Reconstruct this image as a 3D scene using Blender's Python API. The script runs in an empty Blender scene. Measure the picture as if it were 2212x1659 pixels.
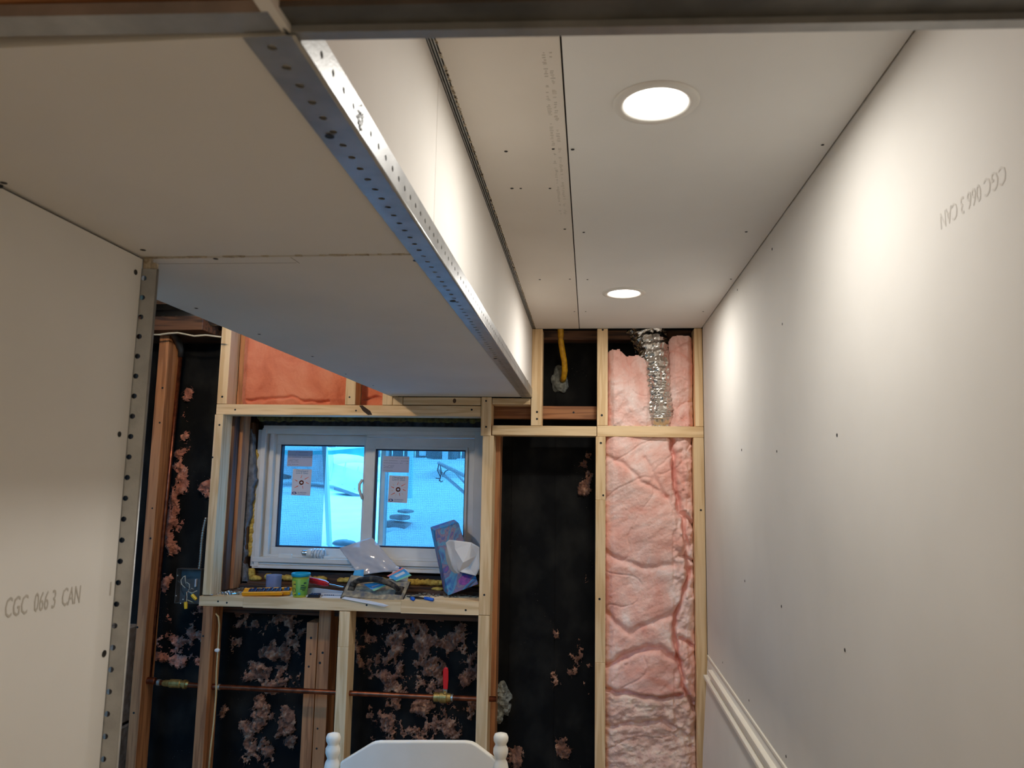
import bpy, bmesh, math, random
from mathutils import Vector, Matrix, noise
random.seed(7)
S = bpy.context.scene
COL = S.collection

# ------------------------------------------------------------------ camera
YAW, PIT, ROL, FPX = 0.10436473, 0.1319264, 0.01784511, 1620.755
cy, sy, cp, sp = math.cos(YAW), math.sin(YAW), math.cos(PIT), math.sin(PIT)
W_ = Vector((-sy * cp, cy * cp, sp))
r0 = Vector((cy, sy, 0)); u0 = r0.cross(W_)
R_ = r0 * math.cos(ROL) + u0 * math.sin(ROL)
U_ = -r0 * math.sin(ROL) + u0 * math.cos(ROL)
CAM = Vector((0, 0, 1.58))
cd = bpy.data.cameras.new('camera'); cam = bpy.data.objects.new('camera', cd); COL.objects.link(cam)
cd.sensor_width = 36; cd.lens = FPX / 2212 * 36; cd.clip_start = 0.02; cd.clip_end = 200
cam.matrix_world = Matrix(((R_.x, U_.x, -W_.x, CAM.x), (R_.y, U_.y, -W_.y, CAM.y), (R_.z, U_.z, -W_.z, CAM.z), (0, 0, 0, 1)))
cd.dof.use_dof = True; cd.dof.focus_distance = 2.9; cd.dof.aperture_fstop = 9.0
S.camera = cam

def at(px, py, X=None, Y=None, Z=None):
    """world point seen at a photo pixel on a given plane"""
    d = W_ * FPX + R_ * (px - 1106) - U_ * (py - 829.5)
    for i, v in enumerate((X, Y, Z)):
        if v is not None:
            return CAM + d * ((v - CAM[i]) / d[i])

def L(r, g, b):
    return tuple((c / 255 / 12.92) if c / 255 <= 0.04045 else ((c / 255 + 0.055) / 1.055) ** 2.4 for c in (r, g, b))

# ------------------------------------------------------------------ world, lights, exposure
w = bpy.data.worlds.new('sky'); S.world = w; w.use_nodes = True
bg = w.node_tree.nodes['Background']; bg.inputs[0].default_value = (0.14, .76, 1.75, 1); bg.inputs[1].default_value = 3.6
S.view_settings.view_transform = 'Standard'; S.view_settings.look = 'None'
S.view_settings.exposure = 0.36; S.view_settings.gamma = 1.0; S.view_settings.use_curve_mapping = False
LAMP_W, REAR_W, BULB_W = 3.75, 1.2, 175.0
S.cycles.max_bounces = 16; S.cycles.diffuse_bounces = 10; S.cycles.transparent_max_bounces = 12

def area(name, loc, size, watts, col, rot=(0, 0, 0), spread=180, shape='DISK', sy_=None):
    l = bpy.data.lights.new(name, 'AREA'); l.shape = shape; l.size = size; l.energy = watts; l.color = col
    if sy_: l.size_y = sy_
    l.spread = math.radians(spread)
    o = bpy.data.objects.new(name, l); o.location = loc; o.rotation_euler = rot; COL.objects.link(o)
    return o

# ------------------------------------------------------------------ materials
def mat(name, col, rough=.7, metal=0.0, **k):
    m = bpy.data.materials.new(name); m.use_nodes = True
    n = m.node_tree; p = n.nodes['Principled BSDF']
    p.inputs['Base Color'].default_value = (*col, 1); p.inputs['Roughness'].default_value = rough
    p.inputs['Metallic'].default_value = metal
    for a, b in k.items():
        p.inputs[a.replace('_', ' ')].default_value = b
    return m

def nd(m, t, **k):
    x = m.node_tree.nodes.new(t)
    for a, b in k.items(): setattr(x, a, b)
    return x

def lk(m, a, b): m.node_tree.links.new(a, b)

def ramp(m, stops):
    r = nd(m, 'ShaderNodeValToRGB'); e = r.color_ramp.elements
    while len(e) < len(stops): e.new(.5)
    for i, (p, c) in enumerate(stops):
        e[i].position = p; e[i].color = (*c, 1)
    return r

def coords(m, scale=(1, 1, 1), rnd=True):
    tc = nd(m, 'ShaderNodeNewGeometry')
    mp = nd(m, 'ShaderNodeMapping'); mp.inputs['Scale'].default_value = scale
    if rnd:
        oi = nd(m, 'ShaderNodeObjectInfo'); mu = nd(m, 'ShaderNodeMath', operation='MULTIPLY'); mu.inputs[1].default_value = 37.0
        lk(m, oi.outputs['Random'], mu.inputs[0])
        va = nd(m, 'ShaderNodeVectorMath', operation='ADD')
        lk(m, tc.outputs['Position'], va.inputs[0]); lk(m, mu.outputs[0], va.inputs[1]); lk(m, va.outputs[0], mp.inputs[0])
    else:
        lk(m, tc.outputs['Position'], mp.inputs[0])
    return mp.outputs[0]

def noisy(name, c1, c2, scale=20, rough=.85, detail=5, lo=.35, hi=.65, bump=0.0, bscale=None, stretch=(1, 1, 1), metal=0, bdist=.002, mid=None, distort=0.0, **k):
    m = mat(name, c1, rough, metal, **k); P = m.node_tree.nodes['Principled BSDF']
    v = coords(m, stretch)
    n = nd(m, 'ShaderNodeTexNoise'); n.inputs['Scale'].default_value = scale; n.inputs['Detail'].default_value = detail
    n.inputs['Distortion'].default_value = distort
    lk(m, v, n.inputs[0])
    st = [(lo, c1), (hi, c2)] if mid is None else [(lo, c1), ((lo + hi) / 2, mid), (hi, c2)]
    r = ramp(m, st); lk(m, n.outputs[0], r.inputs[0]); lk(m, r.outputs[0], P.inputs['Base Color'])
    if bump:
        b = nd(m, 'ShaderNodeBump'); b.inputs['Strength'].default_value = bump; b.inputs['Distance'].default_value = bdist
        n2 = nd(m, 'ShaderNodeTexNoise'); n2.inputs['Scale'].default_value = bscale or scale * 4; n2.inputs['Detail'].default_value = 6
        lk(m, v, n2.inputs[0]); lk(m, n2.outputs[0], b.inputs['Height']); lk(m, b.outputs[0], P.inputs['Normal'])
    return m

def wood(name, c1, c2, axis, c3=None):
    """grain that runs along the given axis"""
    st = {'x': (.6, 9, 9), 'y': (9, .6, 9), 'z': (9, 9, .6)}[axis]
    m = mat(name, c1, .62); P = m.node_tree.nodes['Principled BSDF']
    v = coords(m, st)
    n = nd(m, 'ShaderNodeTexNoise'); n.inputs['Scale'].default_value = 3.2; n.inputs['Detail'].default_value = 3
    lk(m, v, n.inputs[0])
    mu = nd(m, 'ShaderNodeMath', operation='MULTIPLY'); mu.inputs[1].default_value = 24
    lk(m, n.outputs[0], mu.inputs[0])
    si = nd(m, 'ShaderNodeMath', operation='SINE'); lk(m, mu.outputs[0], si.inputs[0])
    ma = nd(m, 'ShaderNodeMapRange'); ma.inputs[1].default_value = -1; ma.inputs[2].default_value = 1; lk(m, si.outputs[0], ma.inputs[0])
    r = ramp(m, [(0, c1), (.62, tuple(a * .55 + b * .45 for a, b in zip(c1, c2))), (.95, c2)])
    lk(m, ma.outputs[0], r.inputs[0])
    n2 = nd(m, 'ShaderNodeTexNoise'); n2.inputs['Scale'].default_value = 1.4; n2.inputs['Detail'].default_value = 4; lk(m, v, n2.inputs[0])
    mx = nd(m, 'ShaderNodeMix', data_type='RGBA', blend_type='MULTIPLY'); mx.inputs[0].default_value = .5
    r2 = ramp(m, [(.3, (.72, .70, .66)), (.7, (1.15, 1.12, 1.1))]); lk(m, n2.outputs[0], r2.inputs[0])
    lk(m, r.outputs[0], mx.inputs[6]); lk(m, r2.outputs[0], mx.inputs[7])
    oi = nd(m, 'ShaderNodeObjectInfo')
    mr = nd(m, 'ShaderNodeMapRange'); mr.inputs[3].default_value = .88; mr.inputs[4].default_value = 1.08
    lk(m, oi.outputs['Random'], mr.inputs[0])
    m3 = nd(m, 'ShaderNodeVectorMath', operation='SCALE'); lk(m, mx.outputs[2], m3.inputs[0]); lk(m, mr.outputs[0], m3.inputs['Scale'])
    lk(m, m3.outputs[0], P.inputs['Base Color'])
    b = nd(m, 'ShaderNodeBump'); b.inputs['Strength'].default_value = .15; b.inputs['Distance'].default_value = .001
    lk(m, ma.outputs[0], b.inputs['Height']); lk(m, b.outputs[0], P.inputs['Normal'])
    return m

M = {}
M['drywall'] = noisy('ivory_drywall_paper', (.68, .655, .61), (.73, .705, .66), 3.0, .9, 4, bump=.06, bscale=90)
M['drywall_tan'] = noisy('tan_drywall_paper', (.70, .65, .58), (.75, .70, .63), 3.0, .9, 4, bump=.06, bscale=90)
M['drywall_grey'] = noisy('grey_drywall_paper', (.74, .735, .71), (.78, .775, .75), 3.0, .9, 4, bump=.06, bscale=90)
M['drywall_face'] = noisy('bright_drywall_paper', (.72, .69, .64), (.77, .74, .69), 3.0, .9, 4, bump=.06, bscale=90)
M['gypsum'] = noisy('torn_gypsum_edge', (.55, .48, .36), (.30, .24, .17), 120, .95)
for ax in 'xyz':
    M['pine_' + ax] = wood('pine_' + ax, L(240, 212, 168), L(220, 186, 138), ax)
    M['old_' + ax] = wood('aged_fir_' + ax, L(186, 128, 82), L(150, 98, 60), ax)
    M['dark_' + ax] = wood('dark_old_wood_' + ax, L(98, 66, 44), L(52, 34, 24), ax)
M['zinc'] = noisy('galvanized_steel', (.36, .365, .365), (.46, .465, .46), 25, .36, 4, metal=.7, bump=.1, bscale=300)
M['zinc_dark'] = noisy('dull_galvanized_steel', (.10, .10, .095), (.17, .165, .155), 18, .45, 4, metal=.6)
M['black'] = mat('black_void', (.004, .004, .004), .9)
M['screw'] = mat('black_phosphate_screw', (.03, .03, .03), .45, .6)
M['print'] = mat('grey_paper_print', (.47, .43, .37), .9)
M['print_faint'] = mat('faint_paper_print', (.53, .49, .43), .9)
M['print_soft'] = mat('pale_paper_print', (.62, .59, .54), .9)
M['vinyl'] = noisy('white_vinyl', (.66, .63, .58), (.72, .69, .64), 12, .42)
M['white_paint'] = noisy('white_gloss_paint', (.84, .81, .71), (.87, .84, .75), 14, .35)
M['copper'] = noisy('tarnished_copper', L(150, 82, 52), L(104, 56, 38), 30, .35, metal=.85, mid=L(128, 70, 46))
M['brass'] = noisy('cast_brass', L(190, 160, 95), L(150, 122, 66), 60, .4, metal=.7, bump=.2)
M['solder'] = mat('solder', L(175, 172, 160), .35, .8)
M['red_grip'] = mat('red_vinyl_grip', L(205, 20, 22), .4)
M['foil'] = noisy('aluminium_foil', (.78, .76, .72), (.60, .58, .54), 60, .2, metal=1.0, bump=.45, bscale=55, bdist=.004)
M['yellow_cable'] = noisy('yellow_plastic_sheath', L(226, 172, 28), L(190, 138, 24), 60, .5, bump=.2)
M['foam'] = noisy('yellow_spray_foam', L(222, 190, 92), L(168, 134, 52), 70, .8, bump=.6, bscale=160, bdist=.004)
M['foam_shaded'] = noisy('dark_spray_foam', L(110, 106, 56), L(60, 56, 34), 50, .9, bump=.6, bscale=120, bdist=.004)  # copy of the yellow foam with shade put into the colour
M['mortar'] = noisy('grey_putty', L(150, 152, 140), L(92, 92, 84), 60, .9, bump=.6, bscale=150, bdist=.004)
M['concrete'] = noisy('bluish_parging', L(126, 130, 138), L(86, 90, 98), 35, .95, bump=.7, bscale=120, bdist=.005)
M['block'] = noisy('pale_block', L(168, 152, 134), L(128, 112, 96), 30, .95, bump=.4)
M['cable'] = mat('beige_cable_jacket', L(196, 168, 120), .6)
M['white_cable'] = mat('white_cable_jacket', L(186, 178, 158), .6)
M['abs'] = mat('black_drain_pipe_plastic', (.018, .018, .017), .35)
M['steel'] = noisy('bright_steel', (.55, .55, .55), (.7, .7, .7), 40, .25, metal=1.0)
M['dust'] = noisy('grey_construction_dust', L(150, 140, 124), L(92, 82, 68), 45, .95, bump=.5)
M['orange_plastic'] = mat('orange_yellow_plastic', L(246, 166, 18), .4)
M['navy_plastic'] = mat('navy_plastic', L(24, 32, 74), .4)
M['blue_grip'] = mat('blue_rubber_grip', L(14, 92, 196), .4)
M['dark_metal'] = mat('dark_steel', L(48, 44, 42), .5, .6)
M['red_handle'] = noisy('red_translucent_plastic', L(200, 28, 40), L(150, 20, 34), 50, .25)
M['marker_body'] = mat('pale_grey_marker_body', L(168, 170, 176), .45)
M['float_pad'] = noisy('plastered_rubber_pad', L(178, 164, 138), L(104, 104, 108), 38, .95, bump=.5, mid=L(142, 132, 112))
M['float_handle'] = noisy('dusty_black_plastic', L(20, 20, 24), L(122, 110, 92), 42, .7, lo=.45, hi=.74, bump=.3)
M['card'] = mat('white_card', L(206, 208, 214), .7)
M['card_blue'] = noisy('blue_printed_card', L(26, 112, 186), L(78, 170, 214), 22, .5)
M['card_green'] = mat('green_print', L(128, 190, 150), .5)
M['card_red'] = mat('salmon_print', L(226, 128, 110), .5)
M['ink_blue'] = mat('navy_ink', L(22, 48, 120), .6)
M['ink_teal'] = mat('teal_ink', L(70, 120, 150), .6)
M['ink_orange'] = mat('orange_ink', L(232, 98, 40), .6)
M['ink_amber'] = mat('amber_ink', L(236, 190, 130), .6)
M['ink_grey'] = mat('grey_ink', L(110, 118, 136), .7)
M['lid'] = mat('turquoise_plastic', L(20, 160, 196), .35)
M['tub'] = mat('lime_plastic', L(170, 186, 60), .45)
M['tub_label'] = mat('green_label', L(104, 160, 62), .5)
M['dark_green'] = mat('dark_green_ink', L(22, 66, 56), .6)
M['bulb'] = mat('milky_glass', L(214, 222, 228), .2)
M['ceramic'] = mat('white_plastic', L(222, 220, 214), .4)
M['pencil'] = mat('graphite_line', L(120, 104, 90), .8)
M['wire_nut'] = mat('yellow_wire_nut', L(232, 186, 40), .45)
M['floor'] = noisy('plywood_subfloor', L(160, 146, 124), L(136, 120, 98), 6, .8)
M['snow'] = noisy('snow', (.80, .84, .86), (.90, .92, .93), 5, .9, bump=.5, bscale=9, bdist=.03)
M['snow_fresh'] = M['snow']
M['post_paint'] = mat('pale_post', (.42, .40, .40), .7)
M['galv_sheet'] = noisy('grey_sheet_roofing', (.42, .36, .36), (.52, .45, .45), 5, .7)
M['fence_dark'] = noisy('weathered_dark_boards', (.10, .08, .08), (.16, .13, .13), 9, .8)
M['tarp'] = noisy('blue_tarp', (.10, .42, .44), (.14, .52, .5), 9, .6)
M['brick'] = noisy('snowy_brown_block', (.34, .24, .24), (.44, .34, .32), 20, .8)
M['rope'] = mat('dark_rope', (.04, .04, .05), .8)

# fibreglass: soft pink wool, three tones
def wool(name, a, b, c, s=9, bscale=70, bump=.8, bdist=.006):
    m = mat(name, a, 1.0); P = m.node_tree.nodes['Principled BSDF']
    P.inputs['Sheen Weight'].default_value = .15
    v = coords(m)
    n = nd(m, 'ShaderNodeTexNoise'); n.inputs['Scale'].default_value = s; n.inputs['Detail'].default_value = 8; n.inputs['Distortion'].default_value = .9
    n.inputs['Roughness'].default_value = .62
    lk(m, v, n.inputs[0])
    r = ramp(m, [(.32, a), (.5, b), (.68, c)]); lk(m, n.outputs[0], r.inputs[0]); lk(m, r.outputs[0], P.inputs['Base Color'])
    n2 = nd(m, 'ShaderNodeTexNoise'); n2.inputs['Scale'].default_value = bscale; n2.inputs['Detail'].default_value = 8; n2.inputs['Distortion'].default_value = 1.5
    lk(m, v, n2.inputs[0])
    bm_ = nd(m, 'ShaderNodeBump'); bm_.inputs['Strength'].default_value = bump; bm_.inputs['Distance'].default_value = bdist
    lk(m, n2.outputs[0], bm_.inputs['Height']); lk(m, bm_.outputs[0], P.inputs['Normal'])
    return m
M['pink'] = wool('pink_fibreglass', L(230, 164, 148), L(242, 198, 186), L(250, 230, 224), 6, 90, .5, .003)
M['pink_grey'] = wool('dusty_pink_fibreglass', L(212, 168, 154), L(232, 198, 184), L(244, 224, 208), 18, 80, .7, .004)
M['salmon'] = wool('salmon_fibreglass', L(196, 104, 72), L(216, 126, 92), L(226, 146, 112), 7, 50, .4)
M['scrap'] = wool('torn_dirty_fibreglass', L(70, 46, 34), L(140, 94, 72), L(206, 160, 126), 26, 90, .8, .004)
M['scrap_pink'] = wool('torn_pink_fibreglass', L(110, 66, 48), L(190, 120, 96), L(224, 164, 138), 24, 90, .8, .004)

# black foundation membrane with white fibre specks stuck to it
m = mat('black_membrane', (.006, .006, .006), .85, 0, Specular_IOR_Level=.15); M['membrane'] = m
P = m.node_tree.nodes['Principled BSDF']; v = coords(m, (1, 1, .7), False)
vo = nd(m, 'ShaderNodeTexVoronoi'); vo.inputs['Scale'].default_value = 95; lk(m, v, vo.inputs[0])
n = nd(m, 'ShaderNodeTexNoise'); n.inputs['Scale'].default_value = 6; n.inputs['Detail'].default_value = 4; lk(m, v, n.inputs[0])
r1 = ramp(m, [(.06, (1, 1, 1)), (.10, (0, 0, 0))]); lk(m, vo.outputs['Distance'], r1.inputs[0])
r2 = ramp(m, [(.56, (0, 0, 0)), (.66, (1, 1, 1))]); lk(m, n.outputs[0], r2.inputs[0])
mm = nd(m, 'ShaderNodeMath', operation='MULTIPLY'); lk(m, r1.outputs[0], mm.inputs[0]); lk(m, r2.outputs[0], mm.inputs[1])
n3 = nd(m, 'ShaderNodeTexNoise'); n3.inputs['Scale'].default_value = 9; n3.inputs['Detail'].default_value = 6; lk(m, v, n3.inputs[0])
r3 = ramp(m, [(.45, (.006, .006, .006)), (.75, (.022, .021, .018))]); lk(m, n3.outputs[0], r3.inputs[0])
mx = nd(m, 'ShaderNodeMix', data_type='RGBA'); mx.inputs[7].default_value = (.22, .20, .15, 1)
lk(m, mm.outputs[0], mx.inputs[0]); lk(m, r3.outputs[0], mx.inputs[6]); lk(m, mx.outputs[2], P.inputs['Base Color'])

def emis(name, col, s):
    m = bpy.data.materials.new(name); m.use_nodes = True; n = m.node_tree; n.nodes.clear()
    e = n.nodes.new('ShaderNodeEmission'); e.inputs[0].default_value = (*col, 1); e.inputs[1].default_value = s
    o = n.nodes.new('ShaderNodeOutputMaterial'); n.links.new(e.outputs[0], o.inputs[0]); return m
def papery(name, col, k=.5):
    m = bpy.data.materials.new(name); m.use_nodes = True; n = m.node_tree; n.nodes.clear()
    d = n.nodes.new('ShaderNodeBsdfDiffuse'); d.inputs[0].default_value = (*col, 1); t = n.nodes.new('ShaderNodeBsdfTranslucent'); t.inputs[0].default_value = (col[0], col[1] * .9, col[2], 1)
    x = n.nodes.new('ShaderNodeMixShader'); x.inputs[0].default_value = k; n.links.new(d.outputs[0], x.inputs[1]); n.links.new(t.outputs[0], x.inputs[2])
    o = n.nodes.new('ShaderNodeOutputMaterial'); n.links.new(x.outputs[0], o.inputs[0]); return m
M['sticker'] = papery('white_sticker', (.78, .74, .72), .28); M['sticker_blue'] = papery('pale_label', (.60, .60, .66), .3); M['tissue'] = papery('white_tissue', (.88, .86, .82), .2)
M['led'] = emis('led_lens', (1, .95, .87), 9.0)

def seethrough(name, tint, fac_gloss=.06, rough=.02, diff=None, dfac=0.0):
    m = bpy.data.materials.new(name); m.use_nodes = True; n = m.node_tree; n.nodes.clear()
    t = n.nodes.new('ShaderNodeBsdfTransparent'); t.inputs[0].default_value = (*tint, 1)
    g = n.nodes.new('ShaderNodeBsdfGlossy'); g.inputs['Roughness'].default_value = rough
    mx = n.nodes.new('ShaderNodeMixShader'); mx.inputs[0].default_value = fac_gloss
    n.links.new(t.outputs[0], mx.inputs[1]); n.links.new(g.outputs[0], mx.inputs[2]); last = mx
    if diff:
        d = n.nodes.new('ShaderNodeBsdfDiffuse'); d.inputs[0].default_value = (*diff, 1)
        m2 = n.nodes.new('ShaderNodeMixShader'); m2.inputs[0].default_value = dfac
        n.links.new(mx.outputs[0], m2.inputs[1]); n.links.new(d.outputs[0], m2.inputs[2]); last = m2
    o = n.nodes.new('ShaderNodeOutputMaterial'); n.links.new(last.outputs[0], o.inputs[0]); return m
M['glass'] = seethrough('window_glass', (.95, .98, .98), .03)
M['bag'] = seethrough('clear_plastic_bag', (.85, .88, .92), .25, .12, (.62, .60, .62), .62)
M['cup'] = seethrough('frosted_blue_plastic', (.55, .62, .80), .12, .2, (.40, .46, .66), .45)
# insect screen: fine woven mesh, see-through between the threads
m = bpy.data.materials.new('insect_screen'); m.use_nodes = True; n = m.node_tree; n.nodes.clear(); M['screen'] = m
geo = n.nodes.new('ShaderNodeNewGeometry'); sx = n.nodes.new('ShaderNodeSeparateXYZ'); n.links.new(geo.outputs['Position'], sx.inputs[0])
hs = []
for ax, fr in (('X', 2 * math.pi / .0042), ('Z', 2 * math.pi / .0042)):
    a = n.nodes.new('ShaderNodeMath'); a.operation = 'MULTIPLY'; a.inputs[1].default_value = fr; n.links.new(sx.outputs[ax], a.inputs[0])
    b = n.nodes.new('ShaderNodeMath'); b.operation = 'SINE'; n.links.new(a.outputs[0], b.inputs[0]); hs.append(b)
mxx = n.nodes.new('ShaderNodeMath'); mxx.operation = 'MAXIMUM'; n.links.new(hs[0].outputs[0], mxx.inputs[0]); n.links.new(hs[1].outputs[0], mxx.inputs[1])
mr = n.nodes.new('ShaderNodeMapRange'); mr.inputs[1].default_value = -1; mr.inputs[2].default_value = 1; mr.inputs[3].default_value = .26; mr.inputs[4].default_value = .62
n.links.new(mxx.outputs[0], mr.inputs[0])
t = n.nodes.new('ShaderNodeBsdfTransparent'); d = n.nodes.new('ShaderNodeBsdfDiffuse'); d.inputs[0].default_value = (.10, .11, .12, 1)
ms = n.nodes.new('ShaderNodeMixShader'); n.links.new(mr.outputs[0], ms.inputs[0]); n.links.new(t.outputs[0], ms.inputs[1]); n.links.new(d.outputs[0], ms.inputs[2])
o = n.nodes.new('ShaderNodeOutputMaterial'); n.links.new(ms.outputs[0], o.inputs[0])

# marbled print of the tissue box: blue, violet and teal swirls
m = mat('swirl_print', (.1, .2, .4), .45); M['swirl'] = m; P = m.node_tree.nodes['Principled BSDF']; v = coords(m, (1, 1, .8), False)
n = nd(m, 'ShaderNodeTexNoise'); n.inputs['Scale'].default_value = 8; n.inputs['Detail'].default_value = 7; n.inputs['Distortion'].default_value = 3.0; lk(m, v, n.inputs[0])
r = ramp(m, [(.28, L(30, 40, 60)), (.38, L(24, 92, 160)), (.46, L(60, 140, 176)), (.51, L(96, 84, 130)), (.56, L(128, 110, 130)), (.63, L(28, 70, 140)), (.74, L(130, 60, 140))])
lk(m, n.outputs[0], r.inputs[0]); lk(m, r.outputs[0], P.inputs['Base Color'])

# ------------------------------------------------------------------ builders
ORG = {}
def origin(p):
    return ORG.get(p.name, Vector((0, 0, 0))) if p else Vector((0, 0, 0))

def root(name, label, cat, loc=(0, 0, 0), group=None, kind=None):
    o = bpy.data.objects.new(name, None); COL.objects.link(o); o.location = loc; o.empty_display_size = .05
    ORG[o.name] = Vector(loc)
    if kind: o['kind'] = kind
    if label: o['label'] = label
    if cat: o['category'] = cat
    if group: o['group'] = group
    return o

def tag(o, label=None, cat=None, group=None, kind=None):
    for k, v_ in (('label', label), ('category', cat), ('group', group), ('kind', kind)):
        if v_: o[k] = v_
    return o

class B:
    def __init__(s): s.b = bmesh.new()
    def vert(s, p): return s.b.verts.new(p)
    def face(s, pts):
        return s.b.faces.new([s.b.verts.new(p) for p in pts])
    def box(s, lo, hi, bev=0.0, rot=None, piv=None):
        r = bmesh.ops.create_cube(s.b, size=1.0); vs = r['verts']
        for q in vs:
            q.co = Vector(((lo[i] + hi[i]) / 2 + q.co[i] * (hi[i] - lo[i]) for i in range(3)))
        if bev:
            es = list({e for q in vs for e in q.link_edges})
            rr = bmesh.ops.bevel(s.b, geom=es, offset=bev, segments=1, affect='EDGES')
            vs = list({q for f in rr['faces'] for q in f.verts} | {q for q in vs if q.is_valid})
        if rot is not None:
            pv = Vector(piv) if piv is not None else (Vector(lo) + Vector(hi)) / 2
            for q in vs: q.co = pv + rot @ (q.co - pv)
        return s
    def hexa(s, pts):
        """8 corners: four of one face, four of the opposite face, same order"""
        v_ = [s.b.verts.new(p) for p in pts]
        for f in ((0, 1, 2, 3), (7, 6, 5, 4), (0, 4, 5, 1), (1, 5, 6, 2), (2, 6, 7, 3), (3, 7, 4, 0)):
            s.b.faces.new([v_[i] for i in f])
        return s
    def prism(s, pts, ext):
        """flat outline extruded by the vector ext"""
        ext = Vector(ext); a = [s.b.verts.new(p) for p in pts]; c = [s.b.verts.new(Vector(p) + ext) for p in pts]
        s.b.faces.new(a); s.b.faces.new(list(reversed(c)))
        for i in range(len(a)):
            j = (i + 1) % len(a); s.b.faces.new((a[i], c[i], c[j], a[j]))
        return s
    def tube(s, pts, rad, seg=12, cap=True, flat=1.0):
        pts = [Vector(p) for p in pts]; n_ = len(pts); rings = []; prev = None
        for i, p in enumerate(pts):
            t = (pts[min(i + 1, n_ - 1)] - pts[max(i - 1, 0)]).normalized()
            a = (prev - t * prev.dot(t)) if prev is not None else t.cross(Vector((.31, .2, .93)) if abs(t.z) < .9 else Vector((1, 0.1, 0)))
            a.normalize(); prev = a; b_ = t.cross(a)
            r = rad[i] if isinstance(rad, (list, tuple)) else rad
            rings.append([s.b.verts.new(p + (a * math.cos(2 * math.pi * k / seg) + b_ * math.sin(2 * math.pi * k / seg) * flat) * r) for k in range(seg)])
        for i in range(n_ - 1):
            for k in range(seg):
                s.b.faces.new((rings[i][k], rings[i][(k + 1) % seg], rings[i + 1][(k + 1) % seg], rings[i + 1][k]))
        if cap:
            s.b.faces.new(list(reversed(rings[0]))); s.b.faces.new(rings[-1])
        return s
    def lathe(s, prof, c, seg=32, cap=True, axis=None):
        """prof: (radius, height) pairs about the vertical through c"""
        c = Vector(c); rings = []
        for r, z in prof:
            rings.append([s.b.verts.new(c + Vector((r * math.cos(2 * math.pi * k / seg), r * math.sin(2 * math.pi * k / seg), z))) for k in range(seg)])
        for i in range(len(rings) - 1):
            for k in range(seg):
                s.b.faces.new((rings[i][k], rings[i][(k + 1) % seg], rings[i + 1][(k + 1) % seg], rings[i + 1][k]))
        if cap:
            s.b.faces.new(list(reversed(rings[0]))); s.b.faces.new(rings[-1])
        return s
    def blob(s, c, r, amp=.3, freq=30, sub=3):
        """lumpy ball; r is a 3-vector"""
        rr = bmesh.ops.create_icosphere(s.b, subdivisions=sub, radius=1.0)
        c = Vector(c)
        for q in rr['verts']:
            d_ = q.co.copy(); p = Vector((d_[i] * r[i] for i in range(3)))
            k = 1 + amp * noise.fractal((c + p) * freq, 1.0, 2.0, 4)
            q.co = c + p * k
        return s
    def done(s, name, m, parent=None, smooth=False, local=False, wn=True):
        if wn: bmesh.ops.recalc_face_normals(s.b, faces=s.b.faces)
        og = Vector((0, 0, 0)) if local else origin(parent)
        if og.length:
            for q in s.b.verts: q.co -= og
        me = bpy.data.meshes.new(name); s.b.to_mesh(me); s.b.free()
        if smooth:
            for p in me.polygons: p.use_smooth = True
        me.materials.append(m if not isinstance(m, str) else M[m])
        o = bpy.data.objects.new(name, me); COL.objects.link(o)
        if parent: o.parent = parent; ORG[o.name] = origin(parent)
        else: ORG[o.name] = Vector((0, 0, 0))
        return o

def smooth_angle(o, deg=35):
    me = o.data
    for p in me.polygons: p.use_smooth = True
    bm_ = bmesh.new(); bm_.from_mesh(me)
    for e in bm_.edges:
        if len(e.link_faces) == 2 and e.calc_face_angle(0) > math.radians(deg): e.smooth = False
    bm_.to_mesh(me); bm_.free()
    return o

def rename_lone(o, name): o.name = name; return o

def text_obj(name, body, size, m, parent, mtx, extrude=.0001, space=1.0, xs=1.0):
    """flat lettering; mtx places it: x along the line, y up the letters"""
    cu = bpy.data.curves.new(name, 'FONT'); cu.body = body; cu.size = size; cu.extrude = extrude; cu.space_character = space
    cu.resolution_u = 2
    tmp = bpy.data.objects.new('tmp', cu); COL.objects.link(tmp)
    bpy.context.view_layer.update()
    me = bpy.data.meshes.new_from_object(tmp)
    bpy.data.objects.remove(tmp); bpy.data.curves.remove(cu)
    og = origin(parent)
    for q in me.vertices:
        q.co = mtx @ Vector((q.co.x * xs, q.co.y, q.co.z)) - og
    me.materials.clear(); me.materials.append(M[m])
    o = bpy.data.objects.new(name, me); COL.objects.link(o); o.parent = parent; return o

def frame(o_, xd, yd):
    xd = Vector(xd).normalized(); yd = Vector(yd).normalized(); z = xd.cross(yd)
    return Matrix(((xd.x, yd.x, z.x, o_[0]), (xd.y, yd.y, z.y, o_[1]), (xd.z, yd.z, z.z, o_[2]), (0, 0, 0, 1)))

# shared screw head mesh: a countersunk dimple with a cross slot
sb = B(); sb.lathe([(.0042, 0), (.0042, .0004), (.003, .0006), (.0014, .0001)], (0, 0, 0), 12)
tmp = sb.done('screw', 'screw'); SCREW = tmp.data; bpy.data.objects.remove(tmp)
ROTN = {'-y': (math.pi / 2, 0, 0), '-z': (math.pi, 0, 0), '-x': (0, -math.pi / 2, 0), '+x': (0, math.pi / 2, 0)}
def screws(parent, pts, nrm, s=1.0):
    og = origin(parent)
    for p in pts:
        o = bpy.data.objects.new('screw', SCREW); COL.objects.link(o); o.parent = parent
        o.location = Vector(p) - og; o.rotation_euler = ROTN[nrm]; k = s * random.uniform(.85, 1.15); o.scale = (k, k, 1)

D = 3.1                       # front face of the new stud wall
SD = .089                     # stud depth
ZC = 2.229                    # ceiling
ZS = 1.940                    # underside of the bulkhead
XR = .460                     # right wall
XL = -.735                    # left wall
XB = -.243                    # bulkhead side

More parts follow.
